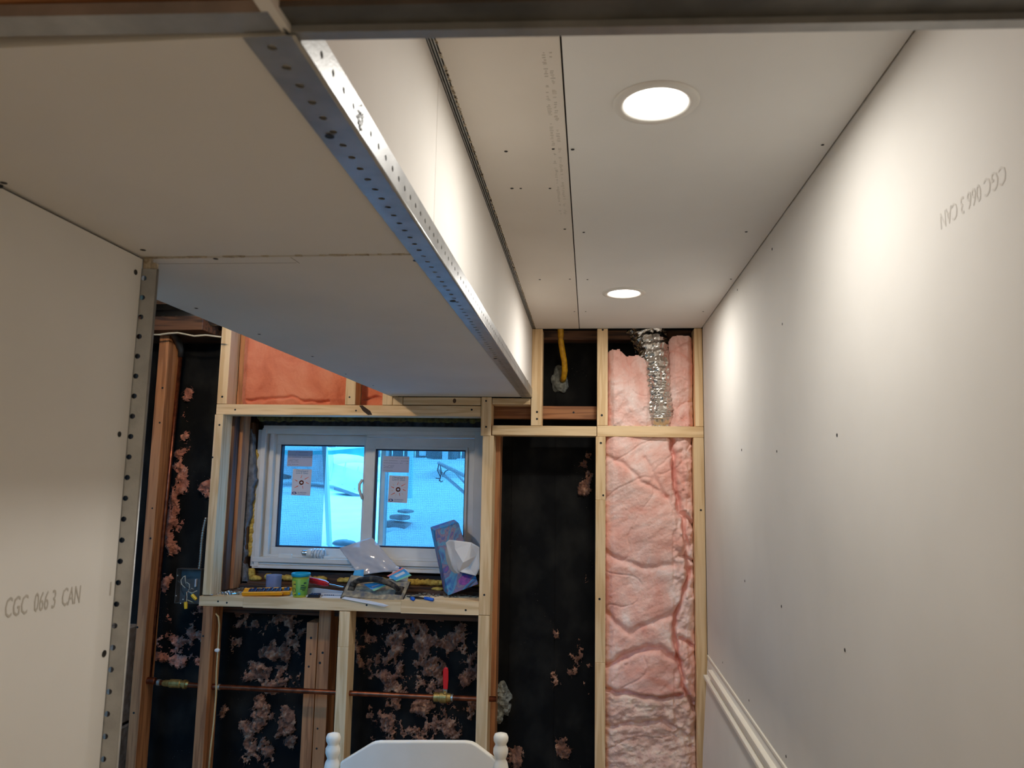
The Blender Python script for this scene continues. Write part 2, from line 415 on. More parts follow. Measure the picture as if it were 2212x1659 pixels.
# ================================================================== SETTING
# ---- floor, rear of the room, outer shell
b = B(); b.box((-2.72, -2.4, -.05), (.58, 3.5, 0)); tag(b.done('floor', 'floor'), 'bare plywood subfloor of the room under repair', kind='structure')
b = B(); b.box((-2.72, -2.42, 0), (.58, -2.3, 2.6)); tag(b.done('wall_rear', 'drywall'), 'drywall closing the room behind the viewer', kind='structure')
b = B(); b.box((-2.84, -2.42, 0), (-2.72, 3.5, 2.6)); tag(b.done('wall_outer', 'dark_z'), 'unfinished outer wall beyond the partition', kind='structure')

# ---- right wall: long upper board, leaning lower board, two rails
wr = root('wall_right', 'long ivory drywall wall at the right', None, kind='structure')
b = B(); b.box((XR, -2.3, .937), (XR + .0127, 3.094, ZC + .02)); ub = b.done('drywall_panel', 'drywall', wr)
b = B(); b.box((XR + .0137, -2.3, 0), (XR + .12, 3.3, ZC + .2)); b.done('wall_core', 'drywall_grey', wr)
b = B()
b.hexa([(XR - .001, -2.3, .926), (XR - .001, 3.09, .926), (.432, 3.06, .60), (.432, -2.3, .60),
        (XR + .0125, -2.3, .926), (XR + .0125, 3.09, .926), (.445, 3.06, .60), (.445, -2.3, .60)])
b.hexa([(.432, -2.3, .60), (.432, 3.06, .60), (.398, 3.03, 0), (.398, -2.3, 0),
        (.445, -2.3, .60), (.445, 3.06, .60), (.411, 3.03, 0), (.411, -2.3, 0)])
lb = b.done('drywall_panel', 'drywall_face', wr)
b = B(); b.box((XR - .004, -2.3, .927), (XR + .004, 3.085, .936), .001); b.done('joint_ridge', 'white_paint', wr)
for z0, z1, ye, dx in ((.892, .904, 2.98, .017), (.852, .865, 3.07, .021)):
    b = B(); b.box((XR - dx, -2.3, z0), (XR + .002, ye, z1), .0015); b.done('rail_strip', 'white_paint', wr)
b = B(); b.box((XR - .006, -2.3, .866), (XR + .002, 3.02, .892), .001); b.done('rail_backing', 'drywall_face', wr)
screws(ub, [at(px, py, X=XR - .0002) for px, py in ((1808, 940), (1825, 1404), (1602, 972), (1678, 975), (1609, 1255), (1688, 1310), (1593, 626), (1668, 538), (1690, 700), (1617, 512), (1561, 1431), (1618, 1513), (1698, 1634))], '-x', .9)
for (px, py, body, sz, mm_) in ((2092, 455, 'CGC 066 3 CAN', .030, 'print_soft'),):
    p = at(px, py, X=XR - .0003)
    p = at(2172, 352, X=XR - .0003); q = at(2018, 470, X=XR - .0003)
    text_obj('printed_text', body, .032, mm_, ub, frame(p, (0, 1, 0), (0, 0, -1)), xs=(q - p).length / .25)

# ---- ceiling: tan strip, grey board, dark joints
ce = root('ceiling', 'drywall ceiling with two recessed lamps', None, kind='structure')
b = B(); b.box((-.9, -2.3, ZC + .014), (.58, 3.3, ZC + .08)); b.done('ceiling_core', 'black', ce)
b = B(); b.box((-.2285, .5, ZC), (-.0465, 3.1, ZC + .0127)); c1 = b.done('drywall_panel', 'drywall_tan', ce)
LAMPS = [(.110, 1.226), (.114, 2.514)]
# grey board with round openings for the lamps, built cell by cell
def holed_board(name, x0, x1, y0, y1, z, th, holes, m, parent):
    b = B(); N = 32
    cuts = [y0]
    for hx, hy, hr in holes: cuts += [hy - hr * 1.4, hy + hr * 1.4]
    cuts.append(y1)
    for i in range(len(cuts) - 1):
        a, c = cuts[i], cuts[i + 1]
        if i % 2 == 0:
            b.face([(x0, a, z), (x1, a, z), (x1, c, z), (x0, c, z)])
        else:
            hx, hy, hr = holes[i // 2]
            for k in range(N):
                t0, t1 = 2 * math.pi * k / N, 2 * math.pi * (k + 1) / N
                def edge(t):
                    dx, dy = math.cos(t), math.sin(t); s_ = 1e9
                    if dx > 1e-9: s_ = min(s_, (x1 - hx) / dx)
                    if dx < -1e-9: s_ = min(s_, (x0 - hx) / dx)
                    if dy > 1e-9: s_ = min(s_, (c - hy) / dy)
                    if dy < -1e-9: s_ = min(s_, (a - hy) / dy)
                    return (hx + dx * s_, hy + dy * s_, z)
                i0 = (hx + hr * math.cos(t0), hy + hr * math.sin(t0), z); i1 = (hx + hr * math.cos(t1), hy + hr * math.sin(t1), z)
                e0, e1 = edge(t0), edge(t1); pts = [i0, e0]
                if abs(e0[0] - e1[0]) > 1e-6 and abs(e0[1] - e1[1]) > 1e-6:
                    cx_ = x1 if max(e0[0], e1[0]) > x1 - 1e-6 else x0; cy_ = c if max(e0[1], e1[1]) > c - 1e-6 else a
                    pts.append((cx_, cy_, z))
                pts += [e1, i1]; b.face(pts)
                b.face([i0, i1, (i1[0], i1[1], z + th), (i0[0], i0[1], z + th)])
    for p, q in (((x0, y0), (x0, y1)), ((x1, y0), (x1, y1)), ((x0, y0), (x1, y0)), ((x0, y1), (x1, y1))):
        b.face([(*p, z), (*q, z), (*q, z + th), (*p, z + th)])
    return b.done(name, m, parent)
c2 = holed_board('drywall_panel', -.0435, .4565, .5, 3.1, ZC + .0005, .0127, [(x, y, .058) for x, y in LAMPS], M['drywall_grey'], ce)
b = B(); b.box((XL, -2.3, ZC), (.4565, .38, ZC + .0127)); b.done('drywall_panel', 'drywall_grey', ce)
b = B(); b.box((-.0465, .5, ZC + .009), (-.0435, 3.1, ZC + .0135)); b.done('joint_shadow_gap', 'black', ce)
screws(c1, [at(px, py, Z=ZC - .0002) for px, py in ((1093, 327), (1195, 322), (1188, 407), (1220, 495), (1166, 604), (1231, 603), (1241, 673), (1106, 407), (1125, 407))], '-z', .8)
screws(c2, [at(px, py, Z=ZC - .0002) for px, py in ((1237, 323), (1261, 502), (1269, 604), (1265, 673), (1579, 603), (1612, 501), (1777, 313), (1519, 673))], '-z', .8)
# illegible stamped print on the tan strip: broken rows of small marks
b = B()
for row, dx in ((0, 0), (1, .011)):
    y_ = 1.06
    while y_ < 1.75:
        ln = random.uniform(.003, .008)
        if random.random() < .82:
            x_ = -.072 + dx + random.uniform(-.0006, .0006)
            b.box((x_ - random.uniform(.001, .004), y_, ZC - .0003), (x_ + random.uniform(.001, .004), y_ + ln * .35, ZC + .001))
        y_ += ln * (1 if random.random() < .9 else 4)
b.done('printed_marks', 'print_faint', c1)

# dark stacked J-bead slot between the bulkhead and the tan strip
b = B(); b.box((-.243, .5, ZC + .008), (-.2285, 3.1, ZC + .0135)); b.done('slot_back', 'black', ce)
for k in range(3):
    x_ = -.2415 + k * .0042
    b = B(); b.box((x_, .5, ZC - .001 + k * .0006), (x_ + .0020, 3.1, ZC + .012)); b.done('slot_fin', 'zinc', ce)
b = B()
for k in range(260):
    y_ = random.uniform(.6, 3.08); s_ = random.uniform(.001, .004)
    b.box((-.2295 - s_ * .6, y_, ZC - .0006), (-.2275, y_ + s_ * 2.2, ZC + .003), rot=Matrix.Rotation(random.uniform(-.5, .5), 3, 'Z'))
tag(b.done('torn_paper_edge', 'gypsum', ce), kind='stuff')

# ---- lowered bulkhead: underside boards and side boards
bk = root('trim_1', 'lowered drywall bulkhead with metal corner bead', None, kind='structure')
XE = -.244
b = B(); b.hexa([(-.884, .548, ZS), (XE, .548, ZS), (XE, 1.1335, ZS), (-.884, 1.1335, ZS), (-.884, .548, ZS + .0127), (XE, .548, ZS + .0127), (XE, 1.1335, ZS + .0127), (-.884, 1.1335, ZS + .0127)])
s1 = b.done('drywall_panel', 'drywall', bk)
z_ = ZS - .0015
b = B(); b.hexa([(-.884, 1.137, z_), (XE, 1.137, z_), (XE, D - .003, z_), (-.842, D - .003, z_), (-.884, 1.137, z_ + .0127), (XE, 1.137, z_ + .0127), (XE, D - .003, z_ + .0127), (-.842, D - .003, z_ + .0127)])
s2 = b.done('drywall_panel', 'drywall', bk)
b = B(); b.box((-.86, .38, ZS + .0132), (-.2565, D - .004, ZC + .01)); b.done('bulkhead_core', 'dark_y', bk)
b = B()
for k in range(46):
    x_ = -.735 + .45 * random.random() ** 1.6; l_ = random.uniform(.004, .022); h_ = random.uniform(.001, .003)
    b.prism([(x_, 1.1325 - h_, ZS - .0012), (x_ + l_, 1.1325 - h_ * .3, ZS - .001), (x_ + l_ * .7, 1.138, ZS - .0016), (x_ + l_ * .2, 1.1375, ZS - .0014)], (0, 0, .0009))
tag(b.done('torn_paper_edge', 'gypsum', bk), kind='stuff')
v0, v1 = ZS + .0005, ZC - .001
b = B(); b.box((XB - .0127, .5, v0), (XB, 1.106, v1)); f1 = b.done('drywall_panel', 'drywall_face', bk)
b = B(); b.box((XB - .0127, 1.1075, v0), (XB, D - .002, v1)); f2 = b.done('drywall_panel', 'drywall_face', bk)
screws(s1, [at(px, py, Z=ZS - .0002) for px, py in ((8, 395), (309, 540), (895, 563))], '-z')
screws(s2, [at(px, py, Z=z_ - .0002) for px, py in ((466, 559), (424, 666), (560, 722), (675, 770), (747, 808), (806, 833), (898, 563), (980, 652))], '-z')
screws(f1, [at(px, py, X=XB + .0002) for px, py in ((827, 310), (930, 480))], '+x', .9)
screws(f2, [at(px, py, X=XB + .0002) for px, py in ((1039, 662), (1095, 750), (1140, 823))], '+x', .9)
# pencil cut line on the far board
b = B()
for (p, q) in (((340, 570), (640, 568)), ((628, 556), (647, 569))):
    a_, c_ = at(*p, Z=z_ - .0002), at(*q, Z=z_ - .0002); n_ = (c_ - a_).cross(Vector((0, 0, 1))).normalized() * .0005
    b.prism([a_ - n_, a_ + n_, c_ + n_, c_ - n_], (0, 0, .0006))
b.done('pencil_line', 'pencil', s2)

# perforated steel corner beads
def perforated(b, o_, u, v_, width, n_, pitch, hc, r, th, start=0.0, total=None):
    """strip along u with one row of round holes; v_ is across, nose at v=0"""
    o_ = Vector(o_); u = Vector(u).normalized(); v_ = Vector(v_).normalized(); nn = u.cross(v_) * th
    def pt(a, c, top): return o_ + u * a + v_ * c + (nn if top else Vector((0, 0, 0)))
    K = 12
    for top in (0, 1):
        for i in range(n_):
            a0 = start + i * pitch; a1 = a0 + pitch; ac = (a0 + a1) / 2
            for k in range(K):
                t0, t1 = 2 * math.pi * k / K + math.pi / 4, 2 * math.pi * (k + 1) / K + math.pi / 4
                def edge(t):
                    dx, dy = math.cos(t), math.sin(t)
                    s_ = min((pitch / 2) / max(abs(dx), 1e-9), ((width - hc) if dy > 0 else hc) / max(abs(dy), 1e-9))
                    return ac + dx * s_, hc + dy * s_
                e0, e1 = edge(t0), edge(t1)
                i0 = (ac + r * math.cos(t0), hc + r * math.sin(t0)); i1 = (ac + r * math.cos(t1), hc + r * math.sin(t1))
                pts = [i0, e0]
                if abs(e0[0] - e1[0]) > 1e-6 and abs(e0[1] - e1[1]) > 1e-6:
                    pts.append((a1 if max(e0[0], e1[0]) > a1 - 1e-6 else a0, width if max(e0[1], e1[1]) > width - 1e-6 else 0.0))
                pts += [e1, i1]
                b.b.faces.new([b.b.verts.new(pt(*q, top)) for q in pts])
                if top == 0:
                    b.b.faces.new([b.b.verts.new(q) for q in (pt(*i0, 0), pt(*i1, 0), pt(*i1, 1), pt(*i0, 1))])
    e = start + n_ * pitch
    for c in (0, width):
        b.b.faces.new([b.b.verts.new(q) for q in (pt(start, c, 0), pt(e, c, 0), pt(e, c, 1), pt(start, c, 1))])
    for a in (start, e):
        b.b.faces.new([b.b.verts.new(q) for q in (pt(a, 0, 0), pt(a, width, 0), pt(a, width, 1), pt(a, 0, 1))])
NY = 83
bead = root('corner_bead', 'long perforated galvanized corner bead along the bulkhead bottom edge', 'corner bead', (XB, .57, ZS))
b = B(); perforated(b, (XB + .001, .5435, ZS - .0035), (0, 1, 0), (-1, 0, 0), .041, NY + 1, .0304, .0225, .0042, .0006)
b.done('soffit_flange', 'zinc', bead)
b = B(); perforated(b, (XB + .0035, .5585, ZS - .0015), (0, 1, 0), (0, 0, 1), .036, NY, .0306, .0180, .0036, -.0006)
b.done('side_flange', 'zinc', bead)
b = B(); b.tube([(XB + .0022, .545, ZS - .0022), (XB + .0022, D - .004, ZS - .0022)], .0022, 10); b.done('nose', 'zinc', bead, True)
screws(bead, [at(px, py, Z=ZS - .0042) for px, py in ((712, 295), (978, 651), (1070, 775))], '-z', 1.4)
b = B()
for k in range(40):
    p = at(779, 255, X=XB + .0045) + Vector((0, random.gauss(0, .006), random.gauss(0, .006))); s_ = random.uniform(.0006, .0015)
    b.box(p - Vector((.0003, s_, s_)), p + Vector((.0004, s_, s_)))
b.done('scuff_mark', 'zinc_dark', bead)

# ---- left wall and its bead
wl = root('wall_left', 'ivory drywall partition at the left', None, kind='structure')
b = B(); b.box((XL - .0127, -2.3, 0), (XL, 1.131, ZS - .004)); lp = b.done('drywall_panel', 'drywall', wl)
b = B(); b.box((XL - .11, -2.3, 0), (XL - .0132, 1.13, ZC + .02)); b.done('partition_core', 'dark_z', wl)
b = B(); b.box((XL - .012, -2.3, ZS - .004), (XL - .006, 1.13, ZS)); b.done('joint_shadow_gap', 'black', wl)
screws(lp, [at(px, py, X=XL + .0003) for px, py in ((258, 938), (293, 588), (225, 1412), (0, 398))], '+x', 1.25)
p0 = at(8, 1336, X=XL + .0004); p1 = at(183, 1300, X=XL + .0004)
text_obj('printed_text', 'CGC  066 3  CAN', .0365, 'print', lp, frame(p0, p1 - p0, (0, 0, 1)), xs=(p1 - p0).length / .30)
text_obj('printed_text', '1', .030, 'print', lp, frame(at(231, 1288, X=XL + .0004), (0, 1, 0), (0, 0, 1)))
lbead = root('corner_bead', 'upright perforated galvanized corner bead on the end of the left wall', 'corner bead', (XL, 1.135, 1.0))
NX = Vector((-.7115, 1.139, 0)); A0 = Vector((XL - .005, 1.1325, 0))
zt = 1.921; nz = 58
b = B(); dv = (A0 - NX); perforated(b, (NX.x, NX.y, zt), (0, 0, -1), dv, dv.length, nz, .0326, .0205, .0043, -.0007); b.done('front_flange', 'zinc', lbead)
b = B(); dv = Vector((-.034, .016, 0)); perforated(b, (NX.x, NX.y + .0005, zt), (0, 0, -1), dv, .037, nz, .0326, .0235, .0043, .0007); b.done('rear_flange', 'zinc', lbead)
b = B(); b.tube([(NX.x, NX.y, zt), (NX.x, NX.y, zt - nz * .0326)], .0018, 8); b.done('nose', 'zinc', lbead, True)
b = B(); b.box((XL - .002, 1.134, 1.921), (XL + .012, 1.145, 1.940), .002); b.box((XL + .008, 1.136, 1.922), (XL + .02, 1.146, 1.932), .001); b.done('torn_paper_corner', 'gypsum', wl)

# ---- header over the viewer's opening (out of focus, top of the frame)
hd = root('header_beam', 'brown wooden header across the opening at the top of the picture, steel-edged', 'beam', (-.1, .45, 1.95))
b = B(); b.box((-.733, .385, 1.952), (.458, .528, ZC - .002), .003); b.done('wood_beam', 'old_x', hd)
def strip(b, xa, ya, xb, yb, wd, z0, z1):
    b.hexa([(xa, ya - wd, z0), (xb, yb - wd, z0), (xb, yb, z0), (xa, ya, z0), (xa, ya - wd, z1), (xb, yb - wd, z1), (xb, yb, z1), (xa, ya, z1)])
b = B(); strip(b, -.733, .520, -.2505, .5435, .026, 1.940, 1.9505); b.done('steel_edge', 'zinc', hd)
b = B(); strip(b, -.2435, .5555, .458, .586, .0345, 1.9465, 1.952); b.done('steel_channel', 'zinc_dark', hd)
b = B(); strip(b, -.2425, .556, .458, .588, .0115, 1.940, 1.9463); b.done('steel_lip', 'zinc', hd)
b = B(); b.tube([(-.2465, .552, 1.941), (-.2465, .540, 1.943), (-.247, .526, 1.947)], [.002, .003, .002], 8); b.done('bent_tab', 'zinc', hd, True)

# ================================================================== BACK WALL FRAMING
wb = root('wall_back', 'open stud wall around the basement window', None, kind='structure')
YB = 3.315                   # black membrane
WO = (-1.60, -.455, 1.10, 1.885)     # rough opening in the masonry
def sheath(x0, x1, z0, z1):
    b = B(); b.box((x0, YB, z0), (x1, YB + .03, z1))
    for xx in (-.34, -.15):
        if x0 < xx < x1: b.box((xx, YB - .003, z0), (xx + .003, YB, z1))
    b.done('membrane_sheet', 'membrane', wb)
sheath(-2.72, WO[0], 0, 2.6); sheath(WO[1], .58, 0, 2.6); sheath(WO[0], WO[1], 0, WO[2] - .02); sheath(WO[0], WO[1], WO[3], 2.6)
# masonry behind, with the window hole
for x0, x1, z0, z1 in ((-2.72, -1.535, 0, 2.6), (-.49, .58, 0, 2.6), (-1.535, -.49, 0, 1.20), (-1.535, -.49, 1.80, 2.6)):
    b = B(); b.box((x0, 3.484, z0), (x1, 3.60, z1)); b.done('masonry', 'concrete', wb)
for x0, x1, z0, z1 in ((-1.605, -1.585, 1.08, 1.9), (-.455, -.44, 1.08, 1.9), (-1.6, -.45, 1.885, 1.9)):
    b = B(); b.box((x0, YB + .03, z0), (x1, 3.484, z1)); b.done('opening_liner', 'dark_z', wb)
b = B(); b.box((-2.72, D + .02, 2.44), (.58, 3.5, 2.6)); b.done('rim_board', 'dark_x', wb)

def lum(name, x0, y0, x1, y1, m, Y=D, dep=SD, par=wb, bev=.0012, yref=None):
    ym = (y0 + y1) / 2; xm = (x0 + x1) / 2
    X0, X1 = at(x0, ym, Y=Y).x, at(x1, ym, Y=Y).x; Z1, Z0 = at(xm, y0, Y=Y).z, at(xm, y1, Y=Y).z
    b = B(); b.box((X0, Y, Z0), (X1, Y + dep, Z1), bev); return b.done(name, m, par)
def lumw(name, X0, X1, Z0, Z1, m, Y=D, dep=SD, par=wb):
    b = B(); b.box((X0, Y, Z0), (X1, Y + dep, Z1), .0012); return b.done(name, m, par)
def scr(o, pts, Y=D): screws(o, [at(px, py, Y=Y - .0003) for px, py in pts], '-y')

lumw('top_plate', -.235, .455, 2.200, 2.24, 'dark_x', D + .0905, .09)  # dark wood colour stands in for the shade on this plate
zh1 = at(1175, 917, Y=D).z; zh0 = at(1175, 940, Y=D).z
o = lumw('header_block', at(1063, 929, Y=D).x, at(1288.7, 929, Y=D).x, 1.7795, 1.8195, 'pine_x')
o = lumw('header_block', at(1289.8, 931, Y=D).x, .4595, 1.7780, 1.8225, 'pine_x')
o = lumw('upper_stud', at(1147, 890, Y=D).x, at(1170, 890, Y=D).x, 1.8205, 2.2285, 'pine_z'); scr(o, ((1160, 890), (1160, 905)))
o = lumw('upper_stud', at(1290, 830, Y=D).x, at(1313, 830, Y=D).x, 1.8235, 2.2285, 'pine_z'); scr(o, ((1302, 712.5), (1300, 897)))
o = lumw('upper_stud', .427, .4595, 1.8235, 2.2285, 'pine_z')
o = lum('cripple_block', 1039, 858, 1061, 941, 'pine_z', Y=D - .004); scr(o, ((1050, 866), (1050, 922)), D - .004)
o = lum('blocking', 1063.5, 860, 1146, 873.5, 'pine_x')
o = lumw('backing_board', at(1070, 890, Y=3.19).x - .02, at(1289, 890, Y=3.19).x, at(1180, 905, Y=3.2).z, at(1180, 877, Y=3.2).z, 'old_x', 3.2, .04); screws(o, [at(1239, 891, Y=3.1995)], '-y')
o = lumw('lintel', at(467, 886, Y=D).x, at(1038.5, 886, Y=D).x, 1.8555, 1.900, 'pine_x'); scr(o, ((508, 885), (769, 887), (1019, 885)))
kb = B(); kb.prism([at(x, y, Y=D - .0006) for x, y in ((776, 876), (783, 875.5), (800, 888), (804, 896), (795, 896.5), (784, 888))], (0, .002, 0)); kb.done('knot', mat('dark_knot', L(52, 34, 24), .8), o)
o = lumw('blocking', at(871, 865, Y=D).x, at(1038.5, 865, Y=D).x, 1.9035, 1.9360, 'pine_x'); kb = B(); kb.blob(at(982, 866, Y=D), (.007, .001, .010), .2); kb.done('knot', M['dark_z'], o)
o = lumw('cripple_stud', at(848.5, 865, Y=D).x, at(870, 865, Y=D).x, 1.9015, 1.9365, 'pine_z')
o = lumw('cripple_stud', at(826, 862, Y=D).x, at(847.8, 862, Y=D).x, 1.9015, 2.3, 'pine_z')
o = lumw('cripple_stud', at(746, 850, Y=D).x, at(768, 850, Y=D).x, 1.9015, 2.3, 'pine_z'); scr(o, ((755, 858),))
o = lumw('upper_stud', at(469, 860, Y=D).x, at(490, 860, Y=D).x, 1.9015, 2.43, 'pine_z'); scr(o, ((480, 857),))
lumw('old_stud', at(490, 860, Y=D).x + .0, at(490, 860, Y=D).x + .030, 1.9015, 2.43, 'old_z', D + SD + .002, .085)
# window jack studs, sill
XJ0, XJ1 = -1.620, -1.582
o = lumw('jack_stud', XJ0, XJ1, 1.0925, 1.855, 'pine_z'); scr(o, ((474, 918), (459, 988)))
o = lumw('old_stud', XJ1 - .018, XJ1 + .012, 1.10, 1.9, 'dark_z', D + SD + .001, .05)
o = lumw('old_stud', XJ1 - .004, XJ1 + .027, 1.10, 1.9, 'old_z', D + SD + .052, .07)
def zs(x): return 1.0875 + (x + 1.634) * .0132
def sillpiece(x0, x1):
    b = B(); b.hexa([(x0, D, 1.047), (x1, D, 1.050), (x1, D, zs(x1)), (x0, D, zs(x0)), (x0, D + .14, 1.047), (x1, D + .14, 1.050), (x1, D + .14, zs(x1)), (x0, D + .14, zs(x0))])
    return b.done('sill_plate', 'pine_x', wb)
XS = [at(430, 1300, Y=D).x, at(525, 1300, Y=D).x, at(866, 1310, Y=D).x, at(1034.5, 1313, Y=D).x]
ps = [sillpiece(XS[i] + (.0003 if i else 0), XS[i + 1] - .0003) for i in range(3)]
scr(ps[0], ((471, 1299), (490, 1302))); scr(ps[1], ((792, 1307),)); scr(ps[2], ((1006, 1318),))
XN0, XN1 = at(1039, 1100, Y=D).x, at(1063, 1100, Y=D).x
o = lumw('jack_stud', XN0, XN1, at(1050, 1329, Y=D).z, 1.777, 'pine_z'); scr(o, ((1046, 1285),))
o = lumw('lower_stud', XN0 - .001, XN1 - .001, 0, at(1050, 1330, Y=D).z, 'pine_z')
lumw('old_stud', XN1 - .020, XN1 + .019, 0, 1.785, 'old_z', D + SD + .001, .08)
XO0, XO1 = at(1286, 1250, Y=D).x, at(1308, 1250, Y=D).x
zz = [0, .885, 1.52, 1.7775]
for i in range(3):
    o = lumw('mid_stud', XO0, XO1, zz[i] + (.0004 if i else 0), zz[i + 1], 'pine_z')
    if i == 2: scr(o, ((1298, 957), (1303, 1070)))
    if i == 1: scr(o, ((1295, 1294),))
o = lumw('mid_stud', .418, .4595, 0, 1.7775, 'pine_z'); scr(o, ((1514, 1102),))
# lower framing
o = lumw('lower_stud', at(427, 1480, Y=D).x, at(449, 1480, Y=D).x, 0, 1.046, 'old_z'); scr(o, ((439, 1374),))
XM0, XM1 = at(725.5, 1480, Y=D).x, at(749, 1480, Y=D).x
lumw('lower_stud', XM0, XM1, 0, .905, 'pine_z'); lumw('lower_stud', XM0, XM1, .9055, 1.046, 'pine_z')
for xa, xb, yt in ((656, 680, 1345), (682, 708, 1318)):
    o = lumw('old_stud', at(xa, 1480, Y=3.20).x, at(xb, 1480, Y=3.20).x, 0, at(680, yt, Y=3.2).z, 'old_z', 3.20, .1)
    screws(o, [at(px, py, Y=3.1995) for px, py in (((672, 1378), (671, 1413), (667, 1440)) if xa < 660 else ((697, 1410), (686, 1574), (684, 1617), (691, 1432)))], '-y', 1.1)
o = lumw('old_stud', -1.902, -1.858, 0, 2.205, 'old_z'); scr(o, ((351, 838), (345, 913), (329, 1098), (325, 1163), (297, 1355), (289, 1540)))
b = B(); b.box((-2.6, 2.98, 2.205), (-1.64, 3.29, 2.265), .002); b.done('joist', 'dark_x', wb)
b = B(); b.box((-2.6, 1.9, 2.06), (-.89, 1.94, 2.20), .002); b.done('ceiling_joist', 'old_x', wb)
b = B(); b.box((-2.72, .6, 2.42), (-.84, 3.3, 2.5)); b.done('subfloor_above', 'black', wb)
for k in range(2):
    b = B(); b.box((-2.30, 3.12, .1 + k * .42), (-2.0, 3.28, .51 + k * .42), .008); b.done('foundation_block', 'block', wb)

# ---- insulation built as ragged height fields ---------------------------------
def sheet(name, x0, x1, z0, z1, Y, h, m, parent=None, res=.004, mask=None):
    nx, nz_ = int((x1 - x0) / res), int((z1 - z0) / res); vs = []; idx = {}
    me_v = []; me_f = []
    for j in range(nz_ + 1):
        for i in range(nx + 1):
            x, z = x0 + (x1 - x0) * i / nx, z0 + (z1 - z0) * j / nz_
            if mask is not None:
                mk = mask(x, z)
                if mk <= 0: continue
                hh = h(x, z, mk)
            else: hh = h(x, z, 1)
            jx = noise.noise((x * 60, z * 60, 3)) * res * .5; jz = noise.noise((x * 60, z * 60, 9)) * res * .5
            idx[(i, j)] = len(me_v); me_v.append((x + jx, Y - hh, z + jz))
    for j in range(nz_):
        for i in range(nx):
            q = [(i, j), (i + 1, j), (i + 1, j + 1), (i, j + 1)]
            if all(k in idx for k in q): me_f.append([idx[k] for k in q])
    og = origin(parent); me_v = [(a - og.x, c - og.y, e - og.z) for a, c, e in me_v]
    me = bpy.data.meshes.new(name); me.from_pydata(me_v, [], me_f)
    for p in me.polygons: p.use_smooth = True
    me.materials.append(M[m]); o = bpy.data.objects.new(name, me); COL.objects.link(o); o.parent = parent
    return o
def dseg(p, a, c):
    ax, az = a; bx, bz = c; px, pz = p; dx, dz = bx - ax, bz - az
    t_ = max(0, min(1, ((px - ax) * dx + (pz - az) * dz) / (dx * dx + dz * dz + 1e-12)))
    return math.hypot(px - ax - dx * t_, pz - az - dz * t_)
def poly(pts, Y=D): return [(q.x, q.z) for q in (at(x, y, Y=Y) for x, y in pts)]
def crease(x, z, pl, wd, dp):
    dx = noise.noise((x * 22, z * 22, 5)) * .012; dz = noise.noise((x * 22, z * 22, 15)) * .012
    d_ = min(dseg((x + dx, z + dz), pl[i], pl[i + 1]) for i in range(len(pl) - 1))
    return -dp * math.exp(-(d_ / wd) ** 2) if d_ < wd * 3 else 0
def vein(x, z, fx, fz, sd, wd, dp):
    n_ = noise.noise((x * fx + .5 * noise.noise((x * 9, z * 9, sd)), z * fz, sd))
    return -dp * math.exp(-(n_ / wd) ** 2) * (.5 + .5 * noise.noise((x * 5, z * 5, sd + 4)) + .3)
def fluff(x, z, s=1.0):
    u = x * .85 + z * .5; w_ = z * .85 - x * .5
    return (.020 * noise.fractal((x * 5, z * 4, 1), 1, 2, 2) + .0035 * noise.fractal((u * 14 + 3, w_ * 34, 4), .9, 2.1, 4)
            + vein(u, w_, 2.6, 6.5, 2.2, .022, .006) + .006 * noise.fractal((u * 7, w_ * 13, 8), 1, 2, 2) + .0012 * noise.fractal((x * 120, z * 120, 7), .9, 2.1, 2)) * s

cr = [(poly([(1450, 940), (1457, 1000), (1462, 1040), (1466, 1090), (1478, 1120), (1482, 1180), (1490, 1240), (1478, 1290), (1460, 1330), (1456, 1380), (1466, 1420), (1476, 1480), (1502, 1540)]), .009, .05),
      (poly([(1306, 1444), (1340, 1424), (1392, 1402), (1425, 1402), (1466, 1430)]), .012, .030),
      (poly([(1306, 1494), (1345, 1500), (1420, 1514), (1472, 1506)]), .010, .034),
      (poly([(1310, 985), (1350, 1003), (1385, 1040), (1440, 1075)]), .010, .010),
      (poly([(1310, 1200), (1345, 1212), (1400, 1230), (1455, 1220)]), .014, .012),
      (poly([(1312, 1330), (1360, 1372), (1400, 1350), (1455, 1325)]), .012, .014),
      (poly([(1308, 1575), (1360, 1568), (1430, 1560), (1495, 1600)]), .009, .022),
      (poly([(1470, 1200), (1500, 1215)]), .006, .03), (poly([(1480, 1110), (1500, 1140)]), .008, .035), (poly([(1470, 1380), (1500, 1400)]), .01, .03),
      (poly([(1395, 990), (1430, 1060), (1462, 1110)]), .01, .01)]
xa, xb = XO1 + .001, .417
ZLOW = at(1400, 1505, Y=D).z
def hb(x, z, k):
    e = min(x - xa, xb - x); q = min(1, e / .03)
    v_ = .045 + .03 * math.sqrt(max(q, 0)) + fluff(x, z, .9)
    if z < ZLOW: v_ += .007 * noise.fractal((x * 26, z * 44, 2), .9, 2, 5)
    px_ = (x - .33) / .08
    if px_ > 0: v_ += .016 * noise.fractal((x * 26, z * 18, 2), 1, 2, 4) - .004
    for pl, wd, dp in cr: v_ += crease(x, z, pl, wd, dp)
    return max(v_, .0)
zsplit = at(1400, 1504, Y=D).z
ib = root('insulation_batt', 'tall pink fibreglass batt with folds, right-hand bay below the header', 'insulation', (.22, D + .08, 0))
sheet('batt_face', xa, xb, zsplit - .004, 1.7775, D + .085, hb, 'pink', ib, .0035)
tag(sheet('batt_face', xa, xb, .2, zsplit + .004, D + .0875, hb, 'pink_grey', ib, .0035), 'dustier greyish pink lower length')
